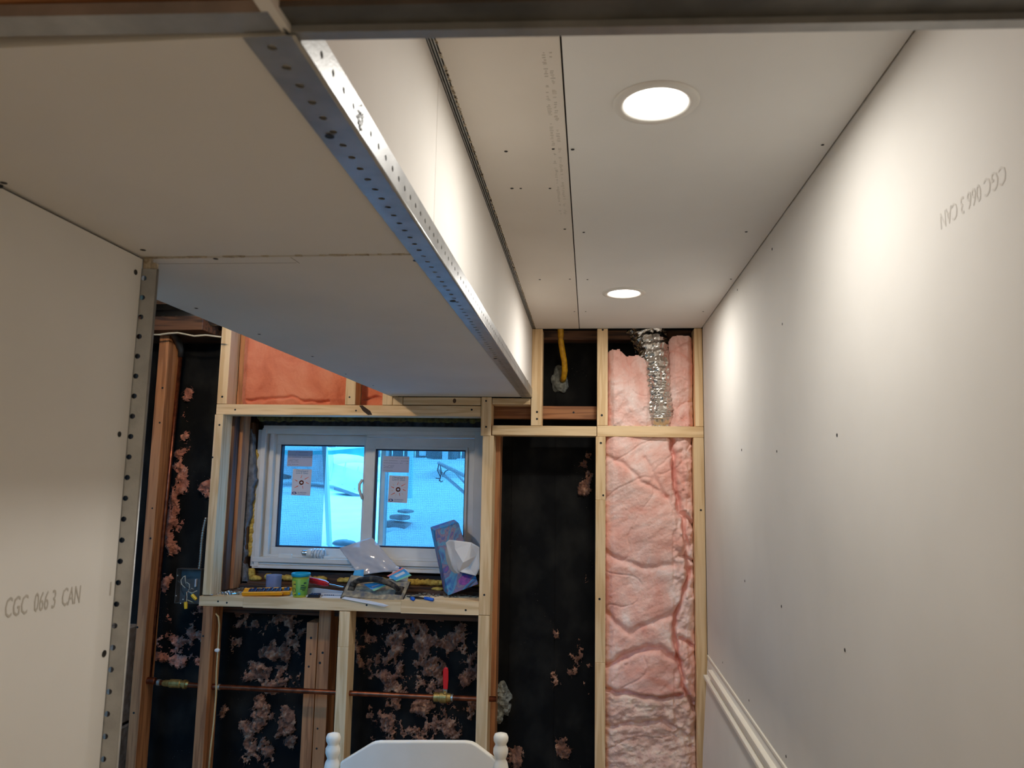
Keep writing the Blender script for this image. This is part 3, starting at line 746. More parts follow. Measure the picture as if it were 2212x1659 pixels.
def hup(x0, x1, top, seed, bulge=.05):
    def f(x, z, k):
        e = min(x - x0, x1 - x); q = min(1, max(0, e) / .025)
        return bulge * math.sqrt(q) + .03 + fluff(x + seed, z + seed, 1.3) + .006 * noise.fractal((x * 40 + seed, z * 22, 3), .9, 2.1, 4)
    return f
def mtop(edge):
    """cut a batt along a ragged top edge given in world x,z"""
    def f(x, z, k=1):
        for i in range(len(edge) - 1):
            if edge[i][0] <= x <= edge[i + 1][0]:
                t_ = (x - edge[i][0]) / (edge[i + 1][0] - edge[i][0] + 1e-9); zt_ = edge[i][1] * (1 - t_) + edge[i + 1][1] * t_
                return 1 if z < zt_ + .006 * noise.fractal((x * 60, 0, 0), 1, 2, 3) else 0
        return 0
    return f
x0_, x1_ = at(1313, 830, Y=D).x + .001, at(1410, 860, Y=D).x
o = sheet('insulation_batt', x0_, x1_, 1.823, 2.2, D + .09, hup(x0_, x1_ - .0, 0, 2.0), 'pink', None, .003, mtop(poly([(1300, 758), (1338, 754), (1352, 768), (1380, 765), (1430, 800)])))
tag(o, 'torn pink fibreglass batt left of the foil duct', 'insulation')
x0_, x1_ = at(1447, 830, Y=D).x, .4265
o = sheet('insulation_batt', x0_, x1_, 1.823, 2.2, D + .09, hup(x0_, x1_, 0, 5.0, .055), 'pink', None, .003, mtop(poly([(1440, 742), (1450, 726), (1480, 722), (1515, 730)])))
tag(o, 'narrow upright pink fibreglass batt right of the foil duct', 'insulation')
x0_, x1_ = at(490, 860, Y=D).x + .034, at(746, 850, Y=D).x - .002
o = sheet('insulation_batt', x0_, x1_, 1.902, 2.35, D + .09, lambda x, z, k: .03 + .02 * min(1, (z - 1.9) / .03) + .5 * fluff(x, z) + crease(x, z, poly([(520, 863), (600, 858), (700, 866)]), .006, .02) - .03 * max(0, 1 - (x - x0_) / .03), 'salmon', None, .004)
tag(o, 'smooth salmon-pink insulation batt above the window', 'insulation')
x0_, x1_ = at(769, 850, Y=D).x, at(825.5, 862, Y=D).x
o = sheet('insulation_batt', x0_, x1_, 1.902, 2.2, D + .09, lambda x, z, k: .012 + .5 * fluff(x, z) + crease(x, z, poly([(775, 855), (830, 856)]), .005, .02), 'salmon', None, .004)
tag(o, 'small dark salmon batt between the two short studs over the window', 'insulation')

# torn tufts left hanging on the membrane
def tufts(name, blobs, label, group=None, m='scrap', Y=YB, seed=0.0, thick=.042, res=.003, r=1.04):
    bl = []
    for px, py, rx, ry in blobs:
        c = at(px, py, Y=Y - .03); bl.append((c.x, c.z, rx * .00205 * r, ry * .00205 * r))
    x0 = min(q[0] - q[2] * 1.5 for q in bl); x1 = max(q[0] + q[2] * 1.5 for q in bl)
    z0 = max(.2, min(q[1] - q[3] * 1.5 for q in bl)); z1 = max(q[1] + q[3] * 1.5 for q in bl)
    def mask(x, z):
        wx = x + .03 * noise.noise((x * 14, z * 14, seed)); wz = z + .03 * noise.noise((x * 14 + 9, z * 14, seed))
        m_ = max(1 - ((wx - q[0]) / q[2]) ** 2 - ((wz - q[1]) / q[3]) ** 2 for q in bl)
        if m_ < -1.2: return 0
        m_ = max(-1.0, m_)
        return m_ * .62 + 1.15 * noise.fractal((x * 15 + seed, z * 13, seed), .62, 2.1, 7) - .30
    def h(x, z, k):
        k = min(k, 1.3)
        return .003 + thick * (k ** .8) * (.8 + .8 * noise.fractal((x * 12, z * 9, seed + 3), 1, 2.1, 3)) + .007 * noise.fractal((x * 70, z * 34, seed), .7, 2.1, 4)
    o = sheet(name, x0, x1, z0, z1, Y, h, m, None, res, mask)
    # loose fibres standing off the tufts
    rnd = random.Random(int(seed * 10) + 1); me = o.data; bm_ = bmesh.new(); bm_.from_mesh(me); base = [v_.co.copy() for v_ in bm_.verts]
    for k in range(int(len(base) / 16)):
        p = rnd.choice(base).copy(); d_ = Vector((rnd.uniform(-1, 1), rnd.uniform(-1, .1), rnd.uniform(-1, 1))).normalized(); L_ = rnd.uniform(.006, .024)
        s_ = d_.cross(Vector((.2, .9, .1))).normalized() * rnd.uniform(.0003, .0010); c_ = Vector((rnd.uniform(-1, 1), rnd.uniform(-.4, .1), rnd.uniform(-1, 1))) * .006
        v_ = [bm_.verts.new(q) for q in (p - s_, p + s_, p + d_ * L_ * .5 + c_ + s_ * .7, p + d_ * L_ * .5 + c_ - s_ * .7)]; bm_.faces.new(v_)
        t_ = bm_.verts.new(p + d_ * L_ + c_ * .3); bm_.faces.new((v_[3], v_[2], t_))
    bm_.to_mesh(me); bm_.free()
    return tag(o, label, 'insulation scraps', group, 'stuff')
tufts('insulation_scraps', [(402, 850, 16, 14), (396, 900, 12, 20), (388, 965, 16, 28), (384, 1040, 18, 40), (375, 1110, 20, 46), (366, 1180, 20, 50), (352, 1260, 14, 40), (360, 1330, 18, 30), (362, 1385, 30, 26), (370, 1430, 50, 16), (418, 1360, 20, 40), (446, 1055, 12, 26), (416, 1425, 26, 14)],
      'torn pink fibreglass tufts climbing the dark bay beside the left copper pipe', m='scrap_pink', seed=1.3)
tufts('insulation_scraps', [(508, 1370, 26, 40), (600, 1385, 52, 50), (560, 1455, 40, 28), (604, 1480, 44, 30), (556, 1555, 34, 40), (548, 1622, 34, 38), (600, 1565, 28, 34), (628, 1615, 18, 18), (620, 1335, 40, 24), (520, 1330, 30, 18), (640, 1430, 20, 40), (480, 1540, 12, 24)],
      'torn brownish pink fibreglass on the membrane left of the paired old studs', seed=4.7)
tufts('insulation_scraps', [(830, 1355, 40, 36), (905, 1368, 80, 46), (985, 1390, 42, 44), (818, 1440, 32, 40), (933, 1462, 44, 44), (850, 1505, 44, 34), (835, 1580, 44, 46), (912, 1585, 36, 46), (962, 1560, 34, 40), (1012, 1450, 20, 40), (1008, 1540, 22, 26), (780, 1400, 20, 40), (870, 1430, 20, 30), (900, 1530, 60, 16)],
      'torn brownish pink fibreglass on the membrane behind the red-handled valve', seed=8.1)
tufts('insulation_scraps', [(1268, 1010, 11, 28), (1260, 1058, 14, 18), (1201, 1365, 10, 16), (1248, 1418, 24, 26), (1232, 1450, 14, 20), (1202, 1465, 8, 14), (1216, 1625, 14, 24), (1112, 1640, 24, 16), (1270, 1490, 8, 14), (1268, 1250, 6, 10)],
      'few tan fibreglass tufts scattered on the open black membrane', seed=2.9, thick=.02, res=.0025)

# ================================================================== WINDOW
WY = 3.38
wn = root('window_1', 'white vinyl sliding basement window', None, kind='structure')
def wbox(name, x0, y0, x1, y1, Y0, Y1, m='vinyl', par=wn, bev=.002):
    ym = (y0 + y1) / 2; xm = (x0 + x1) / 2
    X0, X1 = at(x0, ym, Y=Y0).x, at(x1, ym, Y=Y0).x; Z1, Z0 = at(xm, y0, Y=Y0).z, at(xm, y1, Y=Y0).z
    b = B(); b.box((X0, Y0, Z0), (X1, Y1, Z1), bev); return b.done(name, m, par)
FX0, FX1, FZ0, FZ1 = -1.547, -.470, 1.183, 1.822
for nm, lo, hi in (('frame_side', (FX0, WY, FZ0), (FX0 + .020, WY + .10, FZ1 - .012)), ('frame_side', (FX0 + .021, WY - .012, FZ0 + .0), (FX0 + .044, WY + .10, FZ1 - .012)),
                   ('frame_side', (FX0 + .056, WY + .012, FZ0 + .02), (FX0 + .075, WY + .10, FZ1 - .02)), ('frame_channel', (FX0 + .044, WY + .03, FZ0 + .02), (FX0 + .056, WY + .10, FZ1 - .02)),
                   ('frame_head', (FX0 + .02, WY, FZ1 - .030), (FX1, WY + .10, FZ1 - .004)), ('frame_head', (FX0 + .03, WY - .012, FZ1 - .012), (FX1, WY + .02, FZ1 + .008)),
                   ('frame_side', (FX1 - .05, WY - .005, FZ0), (FX1, WY + .10, FZ1)),
                   ('frame_sill', (FX0 + .01, WY - .014, FZ0 + .022), (FX1, WY + .10, FZ0 + .044)), ('frame_sill', (FX0 + .015, WY - .004, FZ0 + .010), (FX1, WY + .10, FZ0 + .021)), ('frame_sill', (FX0 + .012, WY - .010, FZ0 - .006), (FX1, WY + .10, FZ0 + .009)),
                   ('frame_track', (FX0 + .06, WY + .006, FZ0 + .044), (FX1 - .05, WY + .012, FZ0 + .056))):
    b = B(); b.box(lo, hi, .0018); b.done(nm, 'vinyl', wn)
b = B(); b.box((at(786, 1080, Y=WY).x, WY + .004, at(900, 946, Y=WY + .012).z + .0015), (FX1 - .05, WY + .10, FZ1 - .0305)); b.done('frame_head', 'vinyl', wn)
# sashes: the outer corners of the glass come from the photograph
def sash(name, X0, X1, Z0, Z1, gx0, gx1, gz0, gz1, Y0, dep):
    s_ = B()
    for lo, hi in (((X0, Y0, gz1), (X1, Y0 + dep, Z1)), ((X0, Y0, Z0), (X1, Y0 + dep, gz0)), ((X0, Y0, gz0), (gx0, Y0 + dep, gz1)), ((gx1, Y0, gz0), (X1, Y0 + dep, gz1))):
        s_.box(lo, hi, .0015)
    so = s_.done(name, 'vinyl', wn)
    g = B(); e = .006
    for lo, hi in (((gx0, Y0 + .006, gz1 - e), (gx1, Y0 + dep, gz1)), ((gx0, Y0 + .006, gz0), (gx1, Y0 + dep, gz0 + e)), ((gx0, Y0 + .006, gz0), (gx0 + e, Y0 + dep, gz1)), ((gx1 - e, Y0 + .006, gz0), (gx1, Y0 + dep, gz1))):
        g.box(lo, hi, 0)
    g.done('gasket', mat('dark_gasket', (.02, .02, .05), .6), so)
    g = B(); g.box((gx0, Y0 + dep * .5, gz0), (gx1, Y0 + dep * .5 + .004, gz1)); g.done('glass', 'glass', so)
    return so
YL, YR = WY + .045, WY + .012
gl = [at(605, 1070, Y=YL).x, at(788, 1070, Y=YL).x, at(690, 1184, Y=YL).z, at(690, 961, Y=YL).z]
gl[0] = at(600.5, 1070, Y=YL).x
gr = [at(807, 1080, Y=YR).x, at(1004, 1080, Y=YR).x, at(900, 1184.5, Y=YR).z, at(900, 971, Y=YR).z]
s_l = sash('left_sash', FX0 + .070, at(800, 1080, Y=YL).x, FZ0 + .044, FZ1 - .030, *gl, YL, .034)
s_r = sash('right_sash', at(785, 1080, Y=YR).x, at(1031, 1080, Y=YR).x, FZ0 + .046, at(900, 946, Y=YR).z, *gr, YR, .030)
b = B(); b.box((at(803, 1060, Y=YR - .004).x, YR - .0025, gr[2] - .012), (gr[0] - .001, YR + .001, gr[3] + .012), .001); b.box((gr[1], YR - .010, gr[2] - .02), (gr[1] + .010, YR + .001, gr[3] + .012), .001); b.box((gr[0], YR - .0025, gr[3]), (gr[1], YR + .001, gr[3] + .012), .001); b.done('glazing_bead', 'vinyl', s_r)
b = B(); b.tube([at(783, 1078, Y=YR + .01), at(776, 1058, Y=YR + .01), at(776.5, 1046, Y=YR + .01), at(783, 1036, Y=YR + .01)], .007, 8); b.done('pull', 'vinyl', s_r, True)
b = B(); b.box((at(786.5, 1070, Y=WY + .06).x, WY + .03, FZ0 + .05), (at(792, 1070, Y=WY + .06).x, WY + .085, FZ1 - .04)); b.done('meeting_strip', 'vinyl', wn)  # plain vinyl strip between the two sashes
# outer jambs seen through the right pane (blue strip) and the screens
b = B(); b.box((gr[0] + .012, WY + .06, gr[2] - .01), (gr[0] + .036, WY + .12, gr[3] + .01), .001); b.done('outer_mullion', 'vinyl', wn)
b = B(); b.box((gl[0] - .02, WY + .095, gl[2] - .02), (at(700, 1070, Y=WY + .095).x, WY + .0955, gl[3] + .02)); sc1 = tag(b.done('insect_screen', 'screen', wn), 'dark see-through mesh over the left half', kind='stuff')
b = B(); b.box((gr[0] + .036, WY + .095, gr[2] - .02), (gr[1] + .03, WY + .0955, gr[3] + .02)); tag(b.done('insect_screen', 'screen', wn), 'dark see-through mesh behind the sliding sash', kind='stuff')
b = B()
for (x0, x1, z0, z1) in ((FX0 + .02, FX1, FZ0 - .02, FZ0 - .006),):
    b.box((x0, WY + .02, z0), (x1, WY + .1, z1))
b.done('frame_nailer', 'dark_x', wn)

# window latch, stickers
o = root('window_latch', 'white vinyl latch strip on the ledge below the left pane', 'latch', at(618, 1203, Y=WY + .01))
b = B(); b.box(at(571, 1204, Y=WY + .012), at(600, 1200, Y=WY + .03) , .001); b.done('latch_bar', 'vinyl', o)
b = B(); p = at(601, 1205, Y=WY); q = at(634, 1196, Y=WY + .02); b.box((p.x, WY - .004, p.z), (q.x, WY + .012, q.z), .002); b.done('latch_cap', 'ceramic', o)
def sticker(px, py, wpx, hpx, Yp, label, cat, sun=True, tilt=0.0):
    a_ = at(px, py + hpx, Y=Yp); c_ = at(px + wpx, py + hpx, Y=Yp); t_ = at(px, py, Y=Yp)
    wd = (c_ - a_).length; ht = (t_ - a_).length
    rt = root('sticker' if sun else 'paper_label', label, cat, a_)
    F = Matrix.Translation(a_) @ Matrix.Rotation(tilt, 4, 'Y') @ frame((0, 0, 0), (1, 0, 0), (0, 0, 1))
    def P_(u, v_, w_=0): return F @ Vector((u * wd, v_ * ht, w_))
    b = B(); b.prism([P_(0, 0), P_(1, 0), P_(1, 1), P_(0, 1)], F.to_3x3() @ Vector((0, 0, .0004))); rt_ = rt; rt = b.done('sheet', 'sticker' if sun else 'sticker_blue', rt_)
    def txt(s_, u, v_, sz, m_, xs=1.0): text_obj('lettering', s_, sz * ht, m_, rt, F @ Matrix.Translation((u * wd, v_ * ht, .0006)), xs=xs)
    if sun:
        txt('ClimaGuard', .17, .90, .105, 'ink_teal', .95); txt('Low-E Glass', .17, .82, .105, 'ink_teal', .93)
        b = B()
        for k in range(26):
            t0 = k * .9; r_ = .10 * (1 - .25 * (k % 3) / 3)
            u_, v_ = .5 + r_ * 1.1 * math.cos(t0), .49 + r_ * .75 * math.sin(t0); u2, v2 = .5 + r_ * 1.1 * math.cos(t0 + .9), .49 + r_ * .75 * math.sin(t0 + .9)
            d_ = Vector((v2 - v_, -(u2 - u_))).normalized() * .02
            b.prism([P_(u_ - d_.x, v_ - d_.y, .0006), P_(u_ + d_.x, v_ + d_.y, .0006), P_(u2 + d_.x, v2 + d_.y, .0006), P_(u2 - d_.x, v2 - d_.y, .0006)], F.to_3x3() @ Vector((0, 0, .0001)))
        for (u1, v1_, u2, v2) in ((.45, .66, .50, .78), (.66, .62, .86, .71), (.74, .50, .90, .45), (.57, .36, .60, .25), (.34, .36, .14, .28), (.28, .54, .13, .59)):
            d_ = Vector((v2 - v1_, -(u2 - u1))).normalized() * .016
            b.prism([P_(u1 - d_.x, v1_ - d_.y, .0006), P_(u1 + d_.x, v1_ + d_.y, .0006), P_(u2 + d_.x * .5, v2 + d_.y * .5, .0006), P_(u2 - d_.x * .5, v2 - d_.y * .5, .0006)], F.to_3x3() @ Vector((0, 0, .0001)))
        b.done('sun_drawing', 'ink_orange', rt)
        if px > 800:
            for (u1, v1_, u2, v2) in ((.28, .64, .18, .70), (.56, .68, .6, .76), (.78, .56, .92, .58), (.24, .44, .1, .42), (.42, .32, .36, .22), (.7, .36, .8, .28)):
                d_ = Vector((v2 - v1_, -(u2 - u1))).normalized() * .012
                b = B(); b.prism([P_(u1 - d_.x, v1_ - d_.y, .0006), P_(u1 + d_.x, v1_ + d_.y, .0006), P_(u2, v2, .0006)], F.to_3x3() @ Vector((0, 0, .0001))); b.done('sun_ray', 'ink_amber', rt)
        b = B(); K = 20
        for k in range(K - 2):
            t0, t1 = .5 + 2 * math.pi * k / K, .5 + 2 * math.pi * (k + 1) / K
            for ra, rb in ((1.0, .62),):
                q = [(.16 + .12 * r_ * math.cos(t_), .085 + .05 * r_ * math.sin(t_)) for r_, t_ in ((ra, t0), (ra, t1), (rb, t1), (rb, t0))]
                b.prism([P_(u_, v_, .0006) for u_, v_ in q], F.to_3x3() @ Vector((0, 0, .0001)))
        b.prism([P_(u_, v_, .0006) for u_, v_ in ((.17, .10), (.27, .10), (.27, .05), (.23, .05), (.22, .08), (.17, .08))], F.to_3x3() @ Vector((0, 0, .0001)))
        b.done('emblem', 'ink_blue', rt)
        txt('GUARDIAN', .32, .085, .066, 'ink_blue', 1.05); txt('ClimaGuard', .32, .03, .05, 'ink_blue', 1.3)
    else:
        b = B(); rr = random.Random(int(px))
        for v_ in (.88, .70, .56, .40, .33, .26, .10):
            u_ = .04 + (.3 if v_ > .8 else 0)
            while u_ < (.95 if v_ > .5 else .42):
                l_ = rr.uniform(.02, .07)
                if rr.random() < .75: b.prism([P_(u_, v_, .0006), P_(u_ + l_, v_, .0006), P_(u_ + l_, v_ + .022, .0006), P_(u_, v_ + .022, .0006)], F.to_3x3() @ Vector((0, 0, .0001)))
                u_ += l_ + .015
        b.done('typed_lines', 'ink_grey', rt)
    return rt_
gy = YL + .0155
sticker(629, 1013, 41, 56.5, gy, 'white sun sticker on the left window pane', 'sticker', True, .015)
sticker(620, 973, 54, 34, gy, 'pale typed label on the left window pane above the sun sticker', 'label', False)
gy2 = YR + .0135
sticker(837.5, 1027, 42, 58, gy2, 'white sun sticker with extra amber rays on the right sliding pane', 'sticker', True, .02)
sticker(826, 985, 57, 34.5, gy2, 'pale typed label on the right pane above the sun sticker', 'label', False, .01)

# rough opening: parging, foam, old sill board, debris
b = B()
N_ = 60
pts = []
for k in range(N_ + 1):
    z = 1.11 + .70 * k / N_
    e = .012 * noise.fractal((0, 0, z * 18), 1, 2, 4) + (.012 if k < 8 else 0)
    pts.append((z, -1.556 - .006 - .012 * math.sin(k * .12) + e, .018 + .010 * noise.noise((3, 0, z * 11)) ))
for k in range(N_):
    z0, e0, w0 = pts[k]; z1, e1, w1 = pts[k + 1]
    b.hexa([(e0 - w0, 3.335, z0), (e0 + .014, 3.335, z0), (e1 + .014, 3.335, z1), (e1 - w1, 3.335, z1), (e0 - w0, 3.37, z0), (e0 + .014, 3.37, z0), (e1 + .014, 3.37, z1), (e1 - w1, 3.37, z1)])
b.done('parging_edge', 'concrete', wb)
fo = B()
for k in range(34):
    z = 1.24 + .48 * k / 34
    fo.blob((FX0 - .004 - .004 * random.random(), WY + .005, z), (.011 + .004 * random.random(), .014, .015), .35, 60, 2)
fo.blob((FX0 + .012, WY - .012, 1.150), (.020, .018, .030), .3, 40, 3); fo.blob((FX0 + .03, WY - .012, 1.132), (.034, .02, .014), .3, 40, 3)
fo.blob((FX0 - .045, WY - .03, 1.128), (.006, .006, .016), .2, 60, 2)
tag(fo.done('spray_foam', 'foam', None, True), 'yellow spray foam bead down the left side of the window frame', 'spray foam', kind='stuff')
fo = B()
for k in range(46):
    x_ = FX0 + .09 + 1.0 * k / 46
    if .35 < (x_ + 1.54) < .42: continue
    fo.blob((x_, WY - .004, 1.136 + .003 * random.random()), (.020, .014, .010 + .006 * random.random()), .4, 50, 2)
fo.blob((-.66, WY - .06, 1.118), (.03, .012, .008), .5, 40, 2); fo.blob((-.62, WY - .06, 1.122), (.012, .01, .014), .5, 40, 2)
tag(fo.done('spray_foam', 'foam', None, True), 'yellow spray foam squeezed out under the window frame', 'spray foam', kind='stuff')
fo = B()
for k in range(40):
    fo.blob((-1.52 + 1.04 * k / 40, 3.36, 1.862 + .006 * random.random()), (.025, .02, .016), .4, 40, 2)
tag(fo.done('spray_foam', 'foam_shaded', None, True), 'dark shaded spray foam above the window frame', 'spray foam', kind='stuff')
b = B(); b.box((-1.60, 3.30, 1.098), (-.44, 3.385, 1.112), .001); b.done('old_sill_board', 'dark_x', wb)
b = B(); b.box((-1.56, 3.335, 1.112), (-.46, 3.40, 1.122), .001); b.done('old_sill_board', 'dark_x', wb)
b = B(); b.box((-1.60, 3.24, 1.0), (-.44, 3.43, 1.0975)); b.done('old_sill_board', 'dark_x', wb)
b = B(); b.box((-1.535, 3.40, 1.112), (-.47, 3.43, 1.18)); b.done('opening_back', 'dark_x', wb)
b = B(); b.box((FX0 - .028, 3.345, 1.122), (FX0 - .010, 3.42, 1.84), .001); b.done('window_buck', 'dark_z', wb)
dbs = B()
for k in range(420):
    x_ = random.uniform(-1.57, -.46); y_ = random.uniform(3.19, 3.33); s_ = random.uniform(.0015, .006) * (1.5 if x_ > -.75 else 1)
    z0 = zs(x_) if y_ < 3.235 else 1.098
    dbs.box((x_, y_, z0), (x_ + s_ * random.uniform(1, 3), y_ + s_, z0 + s_ * .6), rot=Matrix.Rotation(random.uniform(0, 3), 3, 'Z') @ Matrix.Rotation(random.uniform(-.3, .3), 3, 'X'))
tag(dbs.done('debris', 'dust'), 'grey crumbs and splinters strewn along the back of the window sill', 'debris', kind='stuff')

# ================================================================== OUTSIDE
def gz(x, y):
    t_ = max(0, min(1, (y - 3.6) / 6.4))
    z = 1.17 + .78 * t_ ** 1.15 + .04 * noise.noise((x * .8, y * .7, 2)) + .03 * noise.noise((x * 2.2, y * 1.8, 5))
    c = at(747, 1171, Z=1.22); d_ = math.hypot((x - c.x) / .22, (y - c.y) / .30); z -= .16 * math.exp(-d_ * d_ * 2)
    if y > 10: z += (y - 10) * .01
    return z
b = B(); nx, ny = 90, 90; gv = {}
for j in range(ny + 1):
    for i in range(nx + 1):
        y_ = 3.61 + 20 * (j / ny) ** 2.2; x_ = -9 + 13 * i / nx
        gv[(i, j)] = b.vert((x_, y_, gz(x_, y_)))
for j in range(ny):
    for i in range(nx): b.b.faces.new((gv[(i, j)], gv[(i + 1, j)], gv[(i + 1, j + 1)], gv[(i, j + 1)]))
o = tag(b.done('ground', 'snow', None, True, wn=False), 'deep snow in the yard outside the window', kind='structure')
def T(name, m, label, cat, pts=None, ext=None, tube=None, r=None, bx=None):
    b = B()
    if pts: b.prism(pts, ext)
    if tube: b.tube(tube, r, 8)
    if bx: b.box(*bx)
    return tag(b.done(name, m), label, cat)
yp = 4.4
a_, c_ = at(701, 950, Y=yp), at(712.5, 1200, Y=yp + .1)
b = B(); b.box((-.013, -.013, 0), (.013, .013, (a_ - c_).length), .002); o = b.done('post', 'post_paint', local=True); o.location = c_; o.rotation_euler = (a_ - c_).to_track_quat('Z', 'Y').to_euler(); tag(o, 'thin pale leaning post in the snow behind the left pane', 'post')
yy = 6.6
rf = root('fallen_roof_sheet', 'tilted grey sheet of roofing half buried in snow', 'roof sheet', at(690, 1010, Y=yy))
b = B(); b.hexa([at(596, 985, Y=yy + .5), at(720, 985, Y=yy + .5), at(722, 1044, Y=yy), at(596, 1035, Y=yy), at(596, 982, Y=yy + .5), at(720, 982, Y=yy + .5), at(722, 1041, Y=yy + .03), at(596, 1032, Y=yy + .03)]); b.done('sheet_panel', 'galv_sheet', rf)
b = B(); b.hexa([at(708, 1000, Y=yy + .4), at(800, 1030, Y=yy + .3), at(800, 1078, Y=yy - .1), at(708, 1044, Y=yy - .1), at(708, 997, Y=yy + .4), at(800, 1027, Y=yy + .3), at(800, 1075, Y=yy - .07), at(708, 1041, Y=yy - .07)]); b.done('sheet_panel', 'galv_sheet', rf)
b = B()
for k in range(7):
    x_ = 612 + k * 27; dy = 0 if x_ < 715 else (x_ - 715) * .35
    b.tube([at(x_, 988 + dy, Y=yy + .44), at(x_ - 8, 1036 + dy, Y=yy - .03)], .006, 6)
b.done('rib', 'galv_sheet', rf)
b = B(); b.hexa([at(721, 1052, Y=6.3), at(790, 1072, Y=6.3), at(790, 1080, Y=6.3), at(721, 1058, Y=6.3), at(721, 1052, Y=6.45), at(790, 1072, Y=6.45), at(790, 1080, Y=6.45), at(721, 1058, Y=6.45)]); tag(b.done('timber', 'fence_dark'), 'dark beam sticking from the snow right of the pale post', 'timber')
b = B(); b.hexa([at(598, 1020, Y=6.2), at(630, 1028, Y=6.2), at(628, 1034, Y=6.2), at(598, 1037, Y=6.2), at(598, 1020, Y=6.35), at(630, 1028, Y=6.35), at(628, 1034, Y=6.35), at(598, 1037, Y=6.35)]); tag(b.done('timber', 'fence_dark'), 'dark beam end at the left edge of the left pane', 'timber')
b = B(); b.hexa([at(560, 966, Y=8.2), at(800, 966, Y=8.2), at(800, 1004, Y=8.2), at(560, 990, Y=8.2), at(560, 966, Y=8.6), at(800, 966, Y=8.6), at(800, 1004, Y=8.6), at(560, 990, Y=8.6)]); tag(b.done('tarp', 'tarp'), 'blue tarpaulin heap behind the roofing sheet', 'tarp')
b = B(); b.hexa([at(700, 968, Y=8.05), at(800, 958, Y=8.05), at(800, 965, Y=8.05), at(700, 975, Y=8.05), at(700, 968, Y=8.18), at(800, 958, Y=8.18), at(800, 965, Y=8.18), at(700, 975, Y=8.18)]); tag(b.done('timber', 'post_paint'), 'pale plank lying over the blue tarpaulin', 'timber')
sn = B(); sn.blob(at(745, 996, Y=7.9), (.28, .2, .075), .2, 3, 3); sn.blob(at(775, 1018, Y=7.4), (.3, .2, .09), .2, 3, 3); sn.blob(at(655, 968, Y=7.9), (.3, .2, .03), .2, 3, 3); tag(sn.done('snow_heap', 'snow', None, True), 'snow mounds piled along the roofing sheet', 'snow')
fr = root('fence', 'dark board fence along the top of the yard', 'fence', at(690, 960, Y=9.5))
x_ = at(560, 960, Y=9.5).x
k = 0
while x_ < at(1060, 960, Y=9.5).x:
    b = B(); b.box((x_, 9.5, 1.75), (x_ + .13, 9.53, 3.4)); b.done('board', 'fence_dark', fr); x_ += .15
b = B(); b.box((at(560, 960, Y=9.5).x, 9.46, 2.02), (at(1060, 960, Y=9.5).x, 9.5, 2.10)); b.done('rail', 'fence_dark', fr)
b = B(); a_, c_ = at(886, 968, Y=6.2), at(889, 1116, Y=6.2); b.box((a_.x - .022, 6.2, c_.z - .1), (a_.x + .022, 6.25, a_.z + .3), .003); tag(b.done('post', mat('cyan_post', (.5, .75, .75), .6)), 'upright pale cyan post behind the right pane', 'post')
for (x0, x1, y0, y1, Yd, lb_) in ((905, 918, 966, 984, 7.6, 'short white post left of the dark crate'), (955, 966, 966, 992, 7.6, 'short white post right of the dark crate')):
    p, q = at(x0, y1, Y=Yd), at(x1, y0, Y=Yd); b = B(); b.box((p.x, Yd, p.z), (q.x, Yd + .06, q.z + .2), .004); tag(b.done('post', 'card'), lb_, 'post')
p, q = at(918, 990, Y=7.7), at(980, 960, Y=7.7); b = B(); b.box((p.x, 7.7, p.z), (q.x, 8.0, q.z), .02); tag(b.done('crate', 'fence_dark'), 'dark crate in the snow at the top of the right pane', 'crate')
lad = root('folded_frame', 'folded metal frame with two rails poking out of the snow, right pane', 'metal frame', at(975, 1030, Y=5.2))
for (a1, a2, wd) in (((949, 1001), (1012, 1032), .022), ((947, 1016), (1012, 1072), .018), ((985, 1022), (1012, 1052), .012)):
    p, q = at(*a1, Y=5.2), at(*a2, Y=5.0); b = B(); b.tube([p, q], wd, 8, flat=.6); b.done('rail', 'galv_sheet', lad)
b = B()
for pl in (((948, 1003), (945, 1016), (951, 1030), (949, 1040)), ((951, 1005), (953, 1020), (951, 1034)), ((956, 1030), (962, 1018), (970, 1014)), ((941, 1033), (949, 1034), (952, 1041), (957, 1039))):
    b.tube([at(*q, Y=5.15) for q in pl], .004, 6)
b.done('rope', 'rope', lad)
for k, (x0, y0, x1, y1, lb_) in enumerate(((845, 1114, 875, 1122, 'upper snowy brown block showing through the snow, right pane'), (828, 1129, 878, 1140, 'lower snowy brown block showing through the snow, right pane'), (858, 1103, 880, 1108, 'thin snowy board end above the brown blocks, right pane'))):
    p, q = at(x0, y1, Y=4.75 - k * .02), at(x1, y0, Y=4.75 - k * .02); b = B(); b.box((p.x, 4.7, p.z), (q.x, 4.9, q.z), .006, rot=Matrix.Rotation(.12, 3, 'Y')); tag(b.done('snowy_block', 'brick'), lb_, 'block')
sn = B(); sn.blob(at(750, 1172, Y=4.62), (.085, .10, .022), .3, 14, 3); tag(sn.done('hollow_blob', 'fence_dark', None, True), 'dark blob added for the hole in the snow at the foot of the pale post', 'hollow')  # dark blob added so that the hollow in the snow reads dark
sn = B(); sn.blob(at(852, 1150, Y=4.70), (.1, .06, .03), .2, 8, 3); tag(sn.done('snow_heap', 'snow', None, True), 'small snow mound under the brown blocks', 'snow')

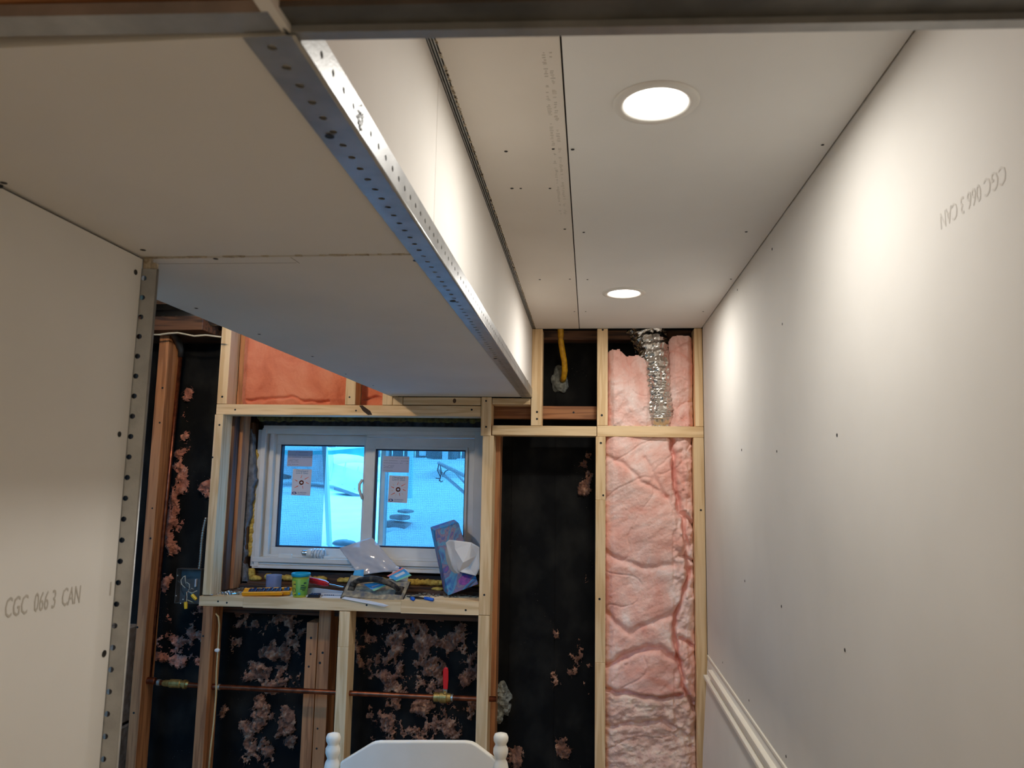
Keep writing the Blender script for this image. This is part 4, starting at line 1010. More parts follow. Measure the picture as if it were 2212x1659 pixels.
# ================================================================== PIPES, CABLES, DUCT
def pipe(b, pts, r, seg=14): b.tube(pts, r, seg)
YP = 3.142
cp_ = root('copper_pipe', 'horizontal copper water pipe run through the lower studs', 'pipe', at(680, 1495, Y=YP))
pl = [at(x, y, Y=YP) for x, y in ((322, 1471), (360, 1476), (449, 1482.5), (600, 1490), (750, 1497), (900, 1504), (1030, 1509.5), (1072, 1510))]
b = B(); b.tube(pl, .0105, 16); b.done('tube', 'copper', cp_, True)
def band(name, x0, x1, y, r0, m, par, n_=1):
    a_, c_ = at(x0, y, Y=YP), at(x1, y + (x1 - x0) * .05, Y=YP); d_ = c_ - a_
    prof = [(0, .8), (.08, 1), (.92, 1), (1, .8)]
    b = B(); b.tube([a_ + d_ * t_ for t_, _ in prof], [r0 * k for _, k in prof], 16); return smooth_angle(b.done(name, m, par))
band('coupling', 352, 408, 1475.5, .0135, 'brass', cp_); band('hex_nut', 366, 392, 1476, .0175, 'brass', cp_); band('union_collar', 396, 403, 1478, .0185, 'brass', cp_)
band('solder_ring', 340, 347, 1474, .013, 'solder', cp_); band('solder_ring', 471, 476, 1484, .0125, 'solder', cp_); band('elbow', 318, 336, 1470, .0145, 'copper', cp_); band('coupling', 450, 474, 1483, .0125, 'copper', cp_)
va = root('ball_valve', 'brass ball valve with upright red lever handle on the copper pipe', 'valve', at(961, 1505, Y=YP))
band('body', 938, 974, 1505.5, .0175, 'brass', va); band('hex_end', 937, 948, 1505.5, .0185, 'brass', va); band('body_boss', 950, 966, 1506, .0225, 'brass', va); band('solder_ring', 974, 979, 1507, .0145, 'solder', va)
b = B(); p = at(961, 1497, Y=YP - .01); b.lathe([(.008, -.012), (.008, 0), (.006, .002), (.006, .009)], p, 12); b.done('stem', 'brass', va)
b = B(); b.hexa([at(956.5, 1496, Y=YP - .012), at(965.5, 1497, Y=YP - .012), at(966.5, 1488, Y=YP - .016), at(957, 1487, Y=YP - .016), at(956.5, 1496, Y=YP - .009), at(965.5, 1497, Y=YP - .009), at(966.5, 1488, Y=YP - .013), at(957, 1487, Y=YP - .013)]); b.done('lever', 'steel', va)
b = B(); out = [(957, 1489), (966.5, 1490), (968, 1470), (968, 1450), (967, 1444), (962.5, 1441.5), (958, 1444), (956.5, 1450), (956.5, 1470)]
b.prism([at(x, y, Y=YP - .020) for x, y in out], (0, .010, 0)); o = b.done('grip', 'red_grip', va); bv = o.modifiers.new('bevel', 'BEVEL'); bv.width = .003; bv.segments = 3
b = B(); b.tube([at(966.5, 1513, Y=YP), at(966.8, 1522, Y=YP)], .003, 8); b.done('drain_nub', 'copper', va)
vp = root('copper_pipe', 'upright copper pipe beside the old stud in the dark left bay', 'pipe', at(360, 1100, Y=YP + .02))
pt_, pb_ = at(390, 772, Y=YP + .02), at(323, 1462, Y=YP + .02)
b = B(); b.tube([pt_, (pt_ + pb_) / 2, pb_], .0085, 14); b.done('tube', 'copper', vp, True)
dp = root('drain_pipe', 'black plastic drain pipe with elbow under the joist at upper left', 'pipe', at(375, 690, Y=YP))
b = B(); b.tube([at(330, 688, Y=3.05), at(470, 686, Y=3.05)], .036, 18); b.done('main_run', 'abs', dp, True)
b = B(); b.tube([at(369, 695, Y=3.04), at(372, 712, Y=3.06), at(380, 728, Y=3.1), at(387, 742, Y=YP), at(391, 756, Y=YP + .01), at(390, 770, Y=YP + .02)], [.017, .017, .016, .016, .0125, .0125], 12); b.done('drop_leg', 'abs', dp, True)
for x_, y_ in ((352, 687), (381, 687)):
    b = B(); b.tube([at(x_ - 2, y_, Y=3.01), at(x_ + 2, y_, Y=3.01)], .009, 8); b.done('clamp', 'solder', dp)
b = B(); b.tube([at(x, y, Y=3.0) for x, y in ((325, 723), (345, 723), (365, 720), (385, 719), (405, 723), (420, 726), (445, 724), (478, 728))], .006, 8, flat=.6); tag(b.done('cable', 'white_cable', None, True), 'white cable strung under the joist in the upper left bay', 'cable')
b = B(); b.tube([at(x, y, Y=D + .03) for x, y in ((463, 1322), (472, 1332), (474, 1350), (471, 1405), (468, 1450), (467, 1500), (462, 1560), (455, 1620), (450, 1680))], .0068, 8, flat=.55)
o = b.done('cable', 'cable', None, True); tag(o, 'beige flat cable stapled down the side of the lower left stud', 'cable'); b = B(); b.blob(at(469, 1405, Y=D + .022), (.011, .007, .008), .25, 60, 2); b.done('staple', 'ceramic', o)

jb = root('junction_box', 'open steel junction box with loose wires left of the window', 'junction box', at(405, 1265, Y=D + .05))
jx0, jx1, jz1, jz0 = at(379, 1268, Y=D + .012).x, at(432, 1268, Y=D + .012).x, at(405, 1229, Y=D + .012).z, at(405, 1304, Y=D + .012).z
JY = D + .012
for lo, hi, nm in (((jx0, JY + .036, jz0), (jx1, JY + .038, jz1), 'back_plate'), ((jx0, JY, jz0), (jx0 + .002, JY + .036, jz1), 'side_wall'), ((jx1 - .002, JY, jz0), (jx1, JY + .036, jz1), 'side_wall'), ((jx0 + .002, JY, jz1 - .002), (jx1 - .002, JY + .036, jz1), 'side_wall'), ((jx0 + .002, JY, jz0), (jx1 - .002, JY + .036, jz0 + .002), 'side_wall')):
    b = B(); b.box(lo, hi, .0006); b.done(nm, 'zinc_dark', jb)
for x_, y_ in ((383, 1243), (380, 1287), (390, 1303), (395, 1295)):
    b = B(); b.blob(at(x_, y_, Y=JY - .001), (.004, .003, .004), .1, 60, 2); b.done('box_screw', 'steel', jb)
b = B(); b.box(at(420, 1268, Y=JY + .02), at(427, 1250, Y=JY + .034), .001); b.done('clamp_block', 'card', jb)
for (nm, m_, pl, r_) in (('wire', 'white_cable', ((401, 1244), (396, 1246), (391, 1253), (392, 1262), (400, 1270)), .0018), ('wire', 'abs', ((384, 1255), (390, 1259), (400, 1266), (408, 1272)), .0018), ('wire', 'white_cable', ((403, 1258), (409, 1262), (409, 1270), (406, 1278), (415, 1281), (426, 1276)), .0018),
                         ('wire', 'copper', ((405, 1278), (401, 1290), (401, 1301)), .0014), ('wire', 'white_cable', ((403, 1279), (404, 1290), (402, 1301)), .0018), ('wire', 'abs', ((392, 1262), (392, 1275), (397, 1285)), .0016), ('wire', 'solder', ((408, 1278), (414, 1283), (417, 1288)), .0016), ('wire', 'cable', ((404, 1296), (415, 1300), (420, 1303)), .002),
                         ('wire', 'solder', ((410, 1275), (414, 1271), (418, 1273)), .002), ('wire', 'white_cable', ((400, 1244), (400, 1252), (402, 1262)), .0018)):
    b = B(); b.tube([at(x, y, Y=JY + .004 + .01 * random.random()) for x, y in pl], r_, 6); b.done(nm, m_, jb, True)
for (x_, y_, x2, y2) in ((401, 1300, 401.5, 1315), (415, 1285, 424, 1295)):
    a_, c_ = at(x_, y_, Y=JY - .006), at(x2, y2, Y=JY - .008); b = B(); b.tube([a_, a_ + (c_ - a_) * .6, c_], [.0075, .0075, .0062], 8); b.done('wire_nut', 'wire_nut', jb)
b = B(); ra = []; pl = []
for k in range(60):
    t_ = k / 59; x_ = 445 - 17 * t_ - 2 * math.sin(t_ * 5); y_ = 1118 + 112 * t_; pl.append(at(x_, y_, Y=D + .04 + .01 * t_)); ra.append(.0065 + .0012 * math.sin(k * 2.2))
b.tube(pl, ra, 8); tag(b.done('armored_cable', 'solder', None, True), 'ribbed armoured cable dropping into the junction box', 'cable')

# yellow sheathed pipe and its putty patch
o = root('gas_line', 'yellow flexible pipe hanging in the upper middle bay', 'pipe', at(1215, 765, Y=3.2))
b = B(); pl = [(1210, 700), (1211, 715), (1212, 740), (1215, 760), (1219, 780), (1220, 800), (1218, 815), (1216, 821)]; pts = []
b.tube([at(x, y, Y=3.17 + .017 * k) for k, (x, y) in enumerate(pl)], [.0125 + .0007 * (k % 2) for k in range(len(pl))], 14); b.done('sheath', 'yellow_cable', o, True)
b = B(); c = at(1209, 822, Y=3.31); b.blob(c, (.038, .014, .058), .35, 26, 4); b.blob(c + Vector((.01, -.006, -.03)), (.026, .014, .024), .4, 40, 3); tag(b.done('putty_patch', 'mortar', None, True), 'grey putty patch on the membrane around the yellow pipe', 'putty')
b = B(); c = at(1082, 1515, Y=3.30)
for dx, dz, sx_, sz_ in ((0, .05, .026, .035), (.012, .02, .03, .04), (-.006, -.03, .024, .045), (.02, -.02, .024, .03), (-.02, 0, .02, .018), (-.004, -.065, .016, .02)):
    b.blob(c + Vector((dx, random.uniform(-.03, -.01), dz)), (sx_, .026, sz_), .6, 45, 3)
tag(b.done('putty_patch', 'mortar', None, False), 'rough grey putty lump where the copper pipe enters the membrane', 'putty')

# foil duct
dk = root('foil_duct', 'crumpled silver foil duct in the upper right bay', 'duct', at(1420, 820, Y=D + .05))
ctl = [(1392, 690, 42, .13), (1398, 712, 42, .11), (1408, 745, 37, .075), (1418, 785, 30, .05), (1421, 820, 27, .045), (1422, 850, 27, .045), (1424, 880, 30, .05), (1425, 900, 32, .06), (1425, 926, 30, .10)]
b = B(); NR, NS = 260, 56; rings = []
for i in range(NR + 1):
    t_ = i / NR * (len(ctl) - 1); k = min(int(t_), len(ctl) - 2); f = t_ - k; f2 = f * f * (3 - 2 * f) * .0 + f
    x_, y_, r_, d_ = (ctl[k][j] * (1 - f2) + ctl[k + 1][j] * f2 for j in range(4))
    c = at(x_, y_, Y=D + d_); nx_ = ctl[min(k + 1, len(ctl) - 1)]; pv = ctl[k]
    dirv = (at(nx_[0], nx_[1], Y=D + nx_[3]) - at(pv[0], pv[1], Y=D + pv[3])).normalized()
    a_ = dirv.cross(Vector((0, 1, 0))).normalized(); e_ = dirv.cross(a_)
    R0 = r_ * .00194 * (1.0 + .06 * max(0, i / NR - .6)); ring = []
    for s_ in range(NS):
        th = 2 * math.pi * s_ / NS
        rid = math.sin(i / NR * 2 * math.pi * 21 + th)
        lower = max(0, (i / NR - .72) / .28)
        cr_ = noise.fractal((c.x * 34 + math.cos(th) * 3.1, c.z * 34, math.sin(th) * 3.1), .7, 2.1, 3)
        rr = R0 * (1 + .055 * rid + (.11 - .08 * lower) * cr_) - (0 if s_ else 0)
        ring.append(b.vert(c + (a_ * math.cos(th) + e_ * math.sin(th) * (.9)) * rr))
    rings.append(ring)
for i in range(NR):
    for s_ in range(NS): b.b.faces.new((rings[i][s_], rings[i][(s_ + 1) % NS], rings[i + 1][(s_ + 1) % NS], rings[i + 1][s_]))
b.done('foil_skin', 'foil', dk)
for k, (yy_, dy) in enumerate(((858, 0), (873, 0), (887, 0), (900, 0), (909, 0))):
    c = at(1424, yy_, Y=D + .05 + .004 * k); b = B(); rr = (29 + k * .8) * .00194
    b.tube([c + Vector((rr * math.cos(2 * math.pi * s_ / 40), rr * .9 * math.sin(2 * math.pi * s_ / 40), .010 * math.cos(2 * math.pi * s_ / 40 + .5))) for s_ in range(41)], .0014, 6, cap=False); b.done('wire_ring', 'steel', dk, True)

# ================================================================== LAMPS
for i, (lx, ly) in enumerate(LAMPS):
    r = root('recessed_lamp', ['large-looking nearer round ceiling lamp', 'smaller-looking far round ceiling lamp by the stud wall'][i], 'ceiling lamp', (lx, ly, ZC), 'recessed ceiling lamps')
    b = B(); b.lathe([(.0535, .004), (.055, -.003), (.060, -.0045), (.071, -.003), (.0735, 0), (.0735, .0004), (.0535, .0042)], (lx, ly, ZC), 48, cap=False); b.done('trim_ring', 'ceramic', r, True)
    b = B(); b.lathe([(.0002, .0042), (.054, .0042), (.054, .006), (.0002, .006)], (lx, ly, ZC), 40); b.done('lens', 'led', r)
    b = B(); b.lathe([(.056, .0065), (.056, .03), (.0002, .03)], (lx, ly, ZC), 32, cap=False); b.done('housing', 'zinc_dark', r)
    a = area('lamp_light', (lx, ly, ZC - .0055), .104, LAMP_W, (1.0, .96, .90), spread=178); a.parent = r; a.location = (0, 0, -.0055)
# same kind of lamp in the part of the room behind the viewer
r = root('recessed_lamp', 'round ceiling lamp behind the viewer, out of the picture', 'ceiling lamp', (-.15, -1.15, ZC))
b = B(); b.lathe([(.0535, -.002), (.060, -.0045), (.071, -.003), (.0735, 0)], (-.15, -1.15, ZC), 40, cap=False); b.done('trim_ring', 'ceramic', r, True)
b = B(); b.lathe([(.0002, -.003), (.054, -.003), (.054, -.0005), (.0002, -.0005)], (-.15, -1.15, ZC), 32); b.done('lens', 'led', r)
a = area('lamp_light', (0, 0, 0), .104, REAR_W * 8, (1.0, .84, .64), spread=170); a.parent = r; a.location = (0, 0, -.0065)

# bare bulb in the unfinished space left of the bulkhead, hidden from the viewer by it
bl_ = Vector((-1.36, 2.22, 2.31))
r = root('bare_bulb', 'bare ceiling bulb in the unfinished space left of the bulkhead, out of sight', 'light bulb', bl_)
b = B(); b.lathe([(.012, .05), (.016, .04), (.028, .018), (.030, 0), (.026, -.016), (.014, -.027), (.0005, -.030)], bl_, 24, cap=False); b.done('globe', emis('bulb_glow', (1, .85, .66), 12), r, True)
b = B(); b.lathe([(.013, .05), (.013, .072), (.034, .078), (.038, .108)], bl_, 24); b.done('socket', 'ceramic', r, True)
l_ = bpy.data.lights.new('bulb_light', 'POINT'); l_.energy = BULB_W; l_.shadow_soft_size = .032; l_.color = (1.0, .83, .62)
lo_ = bpy.data.objects.new('bulb_light', l_); COL.objects.link(lo_); lo_.parent = r; lo_.visible_glossy = True

# ================================================================== THINGS ON THE SILL
def yz(x): return zs(x)
# clear cup
c = at(590.5, 1270, Y=3.215); c.z = yz(c.x) + .0004
cu = root('plastic_cup', 'small frosted blue plastic cup on the sill', 'cup', c)
b = B(); b.lathe([(.0005, .001), (.030, .001), (.0315, .004), (.033, .076), (.0335, .078), (.0325, .078), (.0315, .074), (.030, .006), (.0005, .004)], c, 32, cap=False); b.done('cup_wall', 'cup', cu, True)
# green tub with turquoise lid
c = at(648, 1284, Y=3.135); c.z = yz(c.x) + .0004
tb = root('tub', 'lime green round tub with open turquoise rim on the sill', 'tub', c)
b = B(); b.lathe([(.0005, 0), (.027, 0), (.0285, .003), (.0345, .085), (.0345, .088), (.0325, .088), (.031, .08), (.0005, .08)], c, 36, cap=False); b.done('tub_wall', 'tub', tb, True)
b = B(); b.lathe([(.0292, .008), (.0348, .074), (.0335, .0742), (.028, .008)], c, 36, cap=False)
lband = b.done('label_band', 'tub_label', tb, True)
b = B(); b.lathe([(.0345, .083), (.0385, .084), (.0395, .095), (.0385, .098), (.0345, .098), (.0335, .090), (.0005, .089)], c, 40, cap=False); b.done('rim', 'lid', tb, True)
def onlabel(th, z0, z1, wd, m_, nm, tx=None):
    r_ = .0296 + (z0 / .088) * .0062
    b = B(); k = 4
    for i in range(k):
        a0, a1 = th + wd * i / k, th + wd * (i + 1) / k
        def q(a, z): rr = .0290 + z / .074 * .0060 + .0006; return c + Vector((math.sin(a) * rr, -math.cos(a) * rr, z))
        b.prism([q(a0, z0), q(a1, z0), q(a1, z1), q(a0, z1)], Vector((math.sin(a0), -math.cos(a0), 0)) * .0003)
    return b.done(nm, m_, lband)
onlabel(-1.2, .010, .068, .95, 'ink_amber', 'yellow_print').data.materials[0] = mat('yellow_print', L(196, 190, 70), .5)
onlabel(.45, .048, .052, .42, 'dark_green', 'print_line'); onlabel(.40, .040, .044, .75, 'dark_green', 'print_line'); onlabel(.35, .034, .037, .75, 'dark_green', 'print_line'); onlabel(.75, .056, .062, .35, 'dark_green', 'print_line'); onlabel(.62, .028, .031, .4, 'dark_green', 'print_line')
onlabel(.12, .012, .020, .28, 'lid', 'turquoise_square'); onlabel(-.62, .052, .056, .4, 'dark_green', 'print_line'); onlabel(-.5, .010, .013, .35, 'dark_green', 'print_line')
b = B()
for rr_ in (.009, .0055):
    pl = []
    for k in range(17):
        t_ = 2 * math.pi * k / 16; a = -.52 + math.cos(t_) * rr_ / .033; z = .030 + math.sin(t_) * rr_ * 1.1; rad = .0290 + z / .074 * .0060 + .0008; pl.append(c + Vector((math.sin(a) * rad, -math.cos(a) * rad, z)))
    b.tube(pl, .0008, 6, cap=False)
b.done('round_emblem', mat('brown_ink', L(60, 44, 40), .6), lband)

# screwdriver
a_, c_, e_ = at(664, 1252, Y=3.20), at(710, 1262, Y=3.18), at(742, 1269, Y=3.165)
sd_ = root('screwdriver', 'red-handled screwdriver lying behind the green tub', 'screwdriver', a_)
b = B(); d_ = c_ - a_; b.tube([a_, a_ + d_ * .04, a_ + d_ * .5, a_ + d_ * .85, a_ + d_ * .95, c_], [.008, .013, .0145, .013, .0095, .008], 8); b.done('handle', 'red_handle', sd_)
b = B(); b.tube([c_ - d_ * .02, e_], .003, 8); b.done('shaft', 'steel', sd_)
# support pieces under it
o = root('cream_block', 'cream plastic offcut between the cup and the green tub', 'offcut', at(614, 1275, Y=3.185))
b = B(); p = at(596, 1276, Y=3.185); b.box((p.x, 3.185, yz(p.x)), (p.x + .067, 3.195, yz(p.x) + .020), .001); b.done('block_face', 'card', o)
b = B(); b.box((p.x + .066, 3.175, yz(p.x)), (p.x + .071, 3.197, yz(p.x) + .012), .001); b.done('block_lip', 'card', o)
b = B(); p, q = at(663, 1279, Y=3.175), at(742, 1262, Y=3.175); b.prism([(p.x, 3.175, yz(p.x)), (q.x, 3.175, yz(q.x)), (q.x, 3.175, yz(q.x) + .018), (p.x + .02, 3.175, yz(p.x) + .032), (p.x, 3.175, yz(p.x) + .028)], (0, .012, 0)); tag(b.done('trim_offcut', 'marker_body'), 'grey-white trim offcut under the red screwdriver', 'offcut')

# orange bit holders
def bitcase(px0, px1, ypx, Y, label, yaw, n_, tilt=.0, roll=.42):
    a_ = at(px0, ypx, Y=Y); a_.z = yz(a_.x) + .0006; L_ = (at(px1, ypx, Y=Y) - at(px0, ypx, Y=Y)).length
    r = root('bit_case', label, 'tool case', a_, 'orange tool cases'); F = Matrix.Rotation(yaw, 3, 'Z') @ Matrix.Rotation(-tilt, 3, 'Y') @ Matrix.Rotation(roll, 3, 'X')
    def bb(lo, hi, nm, m_, bev=.001):
        b = B(); b.box(lo, hi, bev)
        for q in b.b.verts: q.co = F @ q.co
        b.done(nm, m_, r, local=True)
    bb((0, 0, 0), (L_, .007, .0185), 'side_rail', 'orange_plastic', .0025); bb((0, .034, 0), (L_, .040, .0165), 'side_rail', 'orange_plastic', .0025); bb((0, .006, 0), (L_, .036, .005), 'base_tray', 'orange_plastic')
    bb((0, .005, .004), (.022, .036, .013), 'end_block', 'orange_plastic', .002)
    for k in range(n_):
        x0 = .026 + (L_ - .032) * k / n_
        bb((x0, .008, .005), (x0 + (L_ - .032) / n_ - .0025, .033, .0185 + .002 * (k % 2)), 'bit_slot', 'navy_plastic', .002)
    return r
bitcase(522, 606, 1289.5, 3.112, 'nearer orange tool case with navy slots, front left of the sill', .10, 8, .03)
bitcase(562, 624, 1286, 3.136, 'second orange tool case tucked behind the first', .16, 6, .03)

# marker, clip, offcuts, paper strip
a_, c_ = at(677, 1277, Y=3.155), at(741, 1273.5, Y=3.155); a_.z = yz(a_.x) + .0075; c_.z = yz(c_.x) + .0075
mk = root('marker', 'pale grey felt marker with navy cap on the sill', 'marker', a_); d_ = c_ - a_
b = B(); b.tube([a_, a_ + d_ * .02, a_ + d_ * .22, a_ + d_ * .27], [.004, .0062, .0068, .0062], 12); b.done('cap', 'navy_plastic', mk, True)
b = B(); b.tube([a_ + d_ * .27, a_ + d_ * .30, a_ + d_ * .95, c_], [.0066, .007, .007, .005], 12); brl = b.done('barrel', 'marker_body', mk, True)
b = B()
for k in range(5): p = a_ + d_ * (.42 + .07 * k) + Vector((0, -.0069, 0)); b.box(p - Vector((.002, .0006, .002)), p + Vector((.002, .0004, .002)))
b.done('barrel_print', 'navy_plastic', brl)
o = root('clip', 'small black metal clip near the front edge of the sill', 'clip', at(676, 1290, Y=3.115))
p = at(663, 1290, Y=3.113); z = yz(p.x) + .0004
b = B(); b.prism([(p.x, 3.113, z), (p.x + .052, 3.113, z), (p.x + .050, 3.113, z + .010), (p.x + .006, 3.113, z + .013)], (0, .028, 0)); b.done('clip_body', 'dark_metal', o)
b = B()
for k in range(4): b.tube([(p.x + .010 + k * .011, 3.112, z + .012), (p.x + .014 + k * .011, 3.140, z + .0145)], .0022, 6)
b.done('clip_rib', 'navy_plastic', o)
def shim(pts, Y0, Y1, th, label, m_='pine_x'):
    v_ = []
    for (px, py), y_ in zip(pts, (Y0, Y0, Y1, Y1)):
        q = at(px, py, Y=y_); v_.append(Vector((q.x, y_, yz(q.x) + .0005)))
    b = B(); b.prism(v_, (0, 0, th)); return tag(b.done('wood_offcut', m_), label, 'offcut')
shim(((658, 1282), (694, 1284), (694, 1278), (662, 1276)), 3.130, 3.150, .006, 'short pale wood shim beside the black clip', 'card')
shim(((695, 1287), (742, 1293), (745, 1285), (700, 1282)), 3.118, 3.142, .005, 'long pale wood shim left of the plastering float', 'card')
b = B(); q0, q1, q2, q3 = at(735, 1291, Y=D + .01), at(836, 1312, Y=D - .006), at(840, 1306, Y=D - .008), at(742, 1288, Y=D + .02)
ps_ = [at(737, 1293, Y=D - .002), at(790, 1303, Y=D - .006), at(830, 1311, Y=D - .010), at(840, 1308, Y=D - .012), at(828, 1304, Y=D - .008), at(790, 1296, Y=D - .001), at(745, 1289, Y=D + .001)]
b.prism(ps_, (0, -.0008, .0002)); tag(b.done('cable_tie_strip', 'card'), 'thin white strip hanging over the front edge of the sill', 'strip')

# plastering float, tipped up on its long edge
n0, n1, f1_, f0_ = at(735, 1291, Y=3.112), at(868, 1302, Y=3.108), at(887, 1257, Y=3.185), at(757, 1243, Y=3.19)
fl = root('plastering_float', 'dusty plastering float with arched black handle, tipped up on the sill', 'float', (n0 + n1 + f1_ + f0_) / 4)
nrm = (n1 - n0).cross(f0_ - n0).normalized()
if nrm.y > 0: nrm = -nrm
b = B(); b.hexa([n0, n1, f1_, f0_] + [p - nrm * .008 for p in (n0, n1, f1_, f0_)]); b.done('rubber_sole', 'dark_metal', fl)
cen = (n0 + n1 + f1_ + f0_) / 4
ins = [cen + (p - cen) * .985 + nrm * .0004 for p in (n0, n1, f1_, f0_)]; ins2 = [cen + (p - cen) * .93 + nrm * .009 for p in (n0, n1, f1_, f0_)]
b = B(); b.hexa(ins + ins2); b.done('backing_pad', 'float_pad', fl)
def onpad(u, v_, h_): return n0 * (1 - u) * (1 - v_) + n1 * u * (1 - v_) + f1_ * u * v_ + f0_ * (1 - u) * v_ + nrm * h_
hp = []
for k in range(17):
    t_ = k / 16; hp.append(onpad(.13 + .77 * t_, .46, .012 + .064 * math.sin(math.pi * t_) ** .62))
b = B(); b.tube(hp, [.011 + .003 * math.sin(math.pi * k / 16) for k in range(17)], 14, flat=.9); hnd = b.done('handle', 'float_handle', fl, True)
for u in (.13, .90):
    b = B(); b.hexa([onpad(u - .055, .28, .009), onpad(u + .055, .28, .009), onpad(u + .055, .66, .009), onpad(u - .055, .66, .009), onpad(u - .04, .34, .022), onpad(u + .04, .34, .022), onpad(u + .04, .6, .022), onpad(u - .04, .6, .022)]); b.done('handle_foot', 'float_handle', hnd)
# cards stuck around it
def card(pts, Ys, m_, label, extra=None, name='card'):
    v_ = [at(x, y, Y=Y) for (x, y), Y in zip(pts, Ys)]
    b = B(); b.prism(v_, (0, .0009, 0)); r = root(name, label, 'card', v_[0])
    for q in b.b.verts: pass
    sh_ = b.done('sheet', m_, r)
    for k, (quad, mm_) in enumerate(extra or []):
        def P2(u, w_): return v_[0] * (1 - u) * (1 - w_) + v_[1] * u * (1 - w_) + v_[2] * u * w_ + v_[3] * (1 - u) * w_ + Vector((0, -.0006, 0))
        b = B(); b.prism([P2(u, w_) for u, w_ in quad], (0, .0003, 0)); b.done('print_area', mm_, sh_)
    return r
card(((857, 1256), (889, 1243), (870, 1226), (836, 1244)), (3.162, 3.162, 3.172, 3.172), 'card_blue', 'blue card with green and salmon stripes propped against the float', [([(0, 0), (1, 0), (1, .16), (0, .16)], 'card_green'), ([(0, .86), (1, .86), (1, 1), (0, 1)], 'card_red'), ([(.25, .42), (.85, .42), (.85, .66), (.25, .66)], 'card'), ([(.3, .48), (.6, .48), (.6, .6), (.3, .6)], 'ink_grey')])
card(((808, 1277), (839, 1262), (818, 1257), (785, 1262)), (3.098, 3.105, 3.118, 3.118), 'card_blue', 'blue card slipped under the handle of the float', [([(0, 0), (1, 0), (1, .2), (0, .2)], 'card_green'), ([(.2, .4), (.7, .4), (.7, .55), (.2, .55)], 'sticker_blue')])
card(((840, 1250), (880, 1256), (884, 1232), (856, 1222)), (3.20, 3.20, 3.21, 3.21), 'card', 'white card with navy print behind the striped blue card', [([(.5, .7), (.62, .7), (.62, .95), (.5, .95)], 'ink_blue'), ([(.8, .35), (.9, .35), (.9, .7), (.8, .7)], 'ink_blue'), ([(.25, .85), (.4, .85), (.4, 1), (.25, 1)], 'ink_blue')])
card(((762, 1244), (785, 1246), (786, 1230), (766, 1232)), (3.205, 3.205, 3.21, 3.21), 'card_blue', 'narrow blue card behind the left end of the float')
# plastic bag
bg_ = B(); g = {}; NU, NV = 26, 26
c00, c10, c11, c01 = (776, 1243), (865, 1232), (803, 1160), (733, 1184)
for j in range(NV + 1):
    for i in range(NU + 1):
        u, v_ = i / NU, j / NV
        x_ = c00[0] * (1 - u) * (1 - v_) + c10[0] * u * (1 - v_) + c11[0] * u * v_ + c01[0] * (1 - u) * v_; y_ = c00[1] * (1 - u) * (1 - v_) + c10[1] * u * (1 - v_) + c11[1] * u * v_ + c01[1] * (1 - u) * v_
        y_ += 5 * math.sin(math.pi * u) * (1 - v_) * -.2 + 3 * noise.noise((u * 3, v_ * 3, 1)) * (1 if 0 < i < NU and 0 < j < NV else .2)
        Yd = 3.215 + .09 * v_ + .010 * math.sin(u * 5 + v_ * 3) + .006 * noise.noise((u * 6, v_ * 6, 4)) + (.004 * math.sin(j * 2.5) if i in (0, NU) else 0)
        g[(i, j)] = bg_.vert(at(x_, y_, Y=Yd))
for j in range(NV):
    for i in range(NU): bg_.b.faces.new((g[(i, j)], g[(i + 1, j)], g[(i + 1, j + 1)], g[(i, j + 1)]))
o = bg_.done('plastic_bag', 'bag', None, True, wn=False); tag(o, 'clear plastic bag standing behind the float against the window', 'bag')
so = o.modifiers.new('thickness', 'SOLIDIFY'); so.thickness = .0012

# compact fluorescent bulb lying on the window ledge
c = at(680, 1206, Y=WY - .004); zb = FZ0 + .044
cf = root('light_bulb', 'spiral compact fluorescent bulb lying on the window ledge', 'light bulb', (c.x, WY, zb)); zc_ = zb + .022
xa_ = at(651, 1196, Y=WY).x; xw = .00208
b = B(); b.tube([(xa_, WY + .004, zc_), (xa_ + .003, WY + .004, zc_), (xa_ + .005, WY + .004, zc_)], [.006, .008, .0125], 16); 
for k in range(5): x_ = xa_ + .005 + k * .0042; b.tube([(x_, WY + .004, zc_), (x_ + .0021, WY + .004, zc_), (x_ + .0042, WY + .004, zc_)], [.0122, .0134, .0122], 16, cap=False)
b.done('screw_base', 'steel', cf, True)
b = B(); b.tube([(xa_ + .026, WY + .004, zc_), (xa_ + .028, WY + .004, zc_), (xa_ + .044, WY + .004, zc_ - .002), (xa_ + .050, WY + .004, zc_ - .002)], [.014, .018, .022, .018], 20); b.done('ballast', 'ceramic', cf, True)
b = B(); pl = []
for k in range(120):
    t_ = k / 119; th = t_ * 2 * math.pi * 3.6; pl.append((xa_ + .056 + .050 * t_, WY + .003 - .016 * math.cos(th), zc_ - .001 + .0185 * math.sin(th)))
b.tube(pl, .0054, 10); b.tube([(xa_ + .046, WY - .004, zc_ - .010), (xa_ + .052, WY - .008, zc_ - .012), pl[0]], .005, 8); b.done('spiral_tube', 'bulb', cf, True)

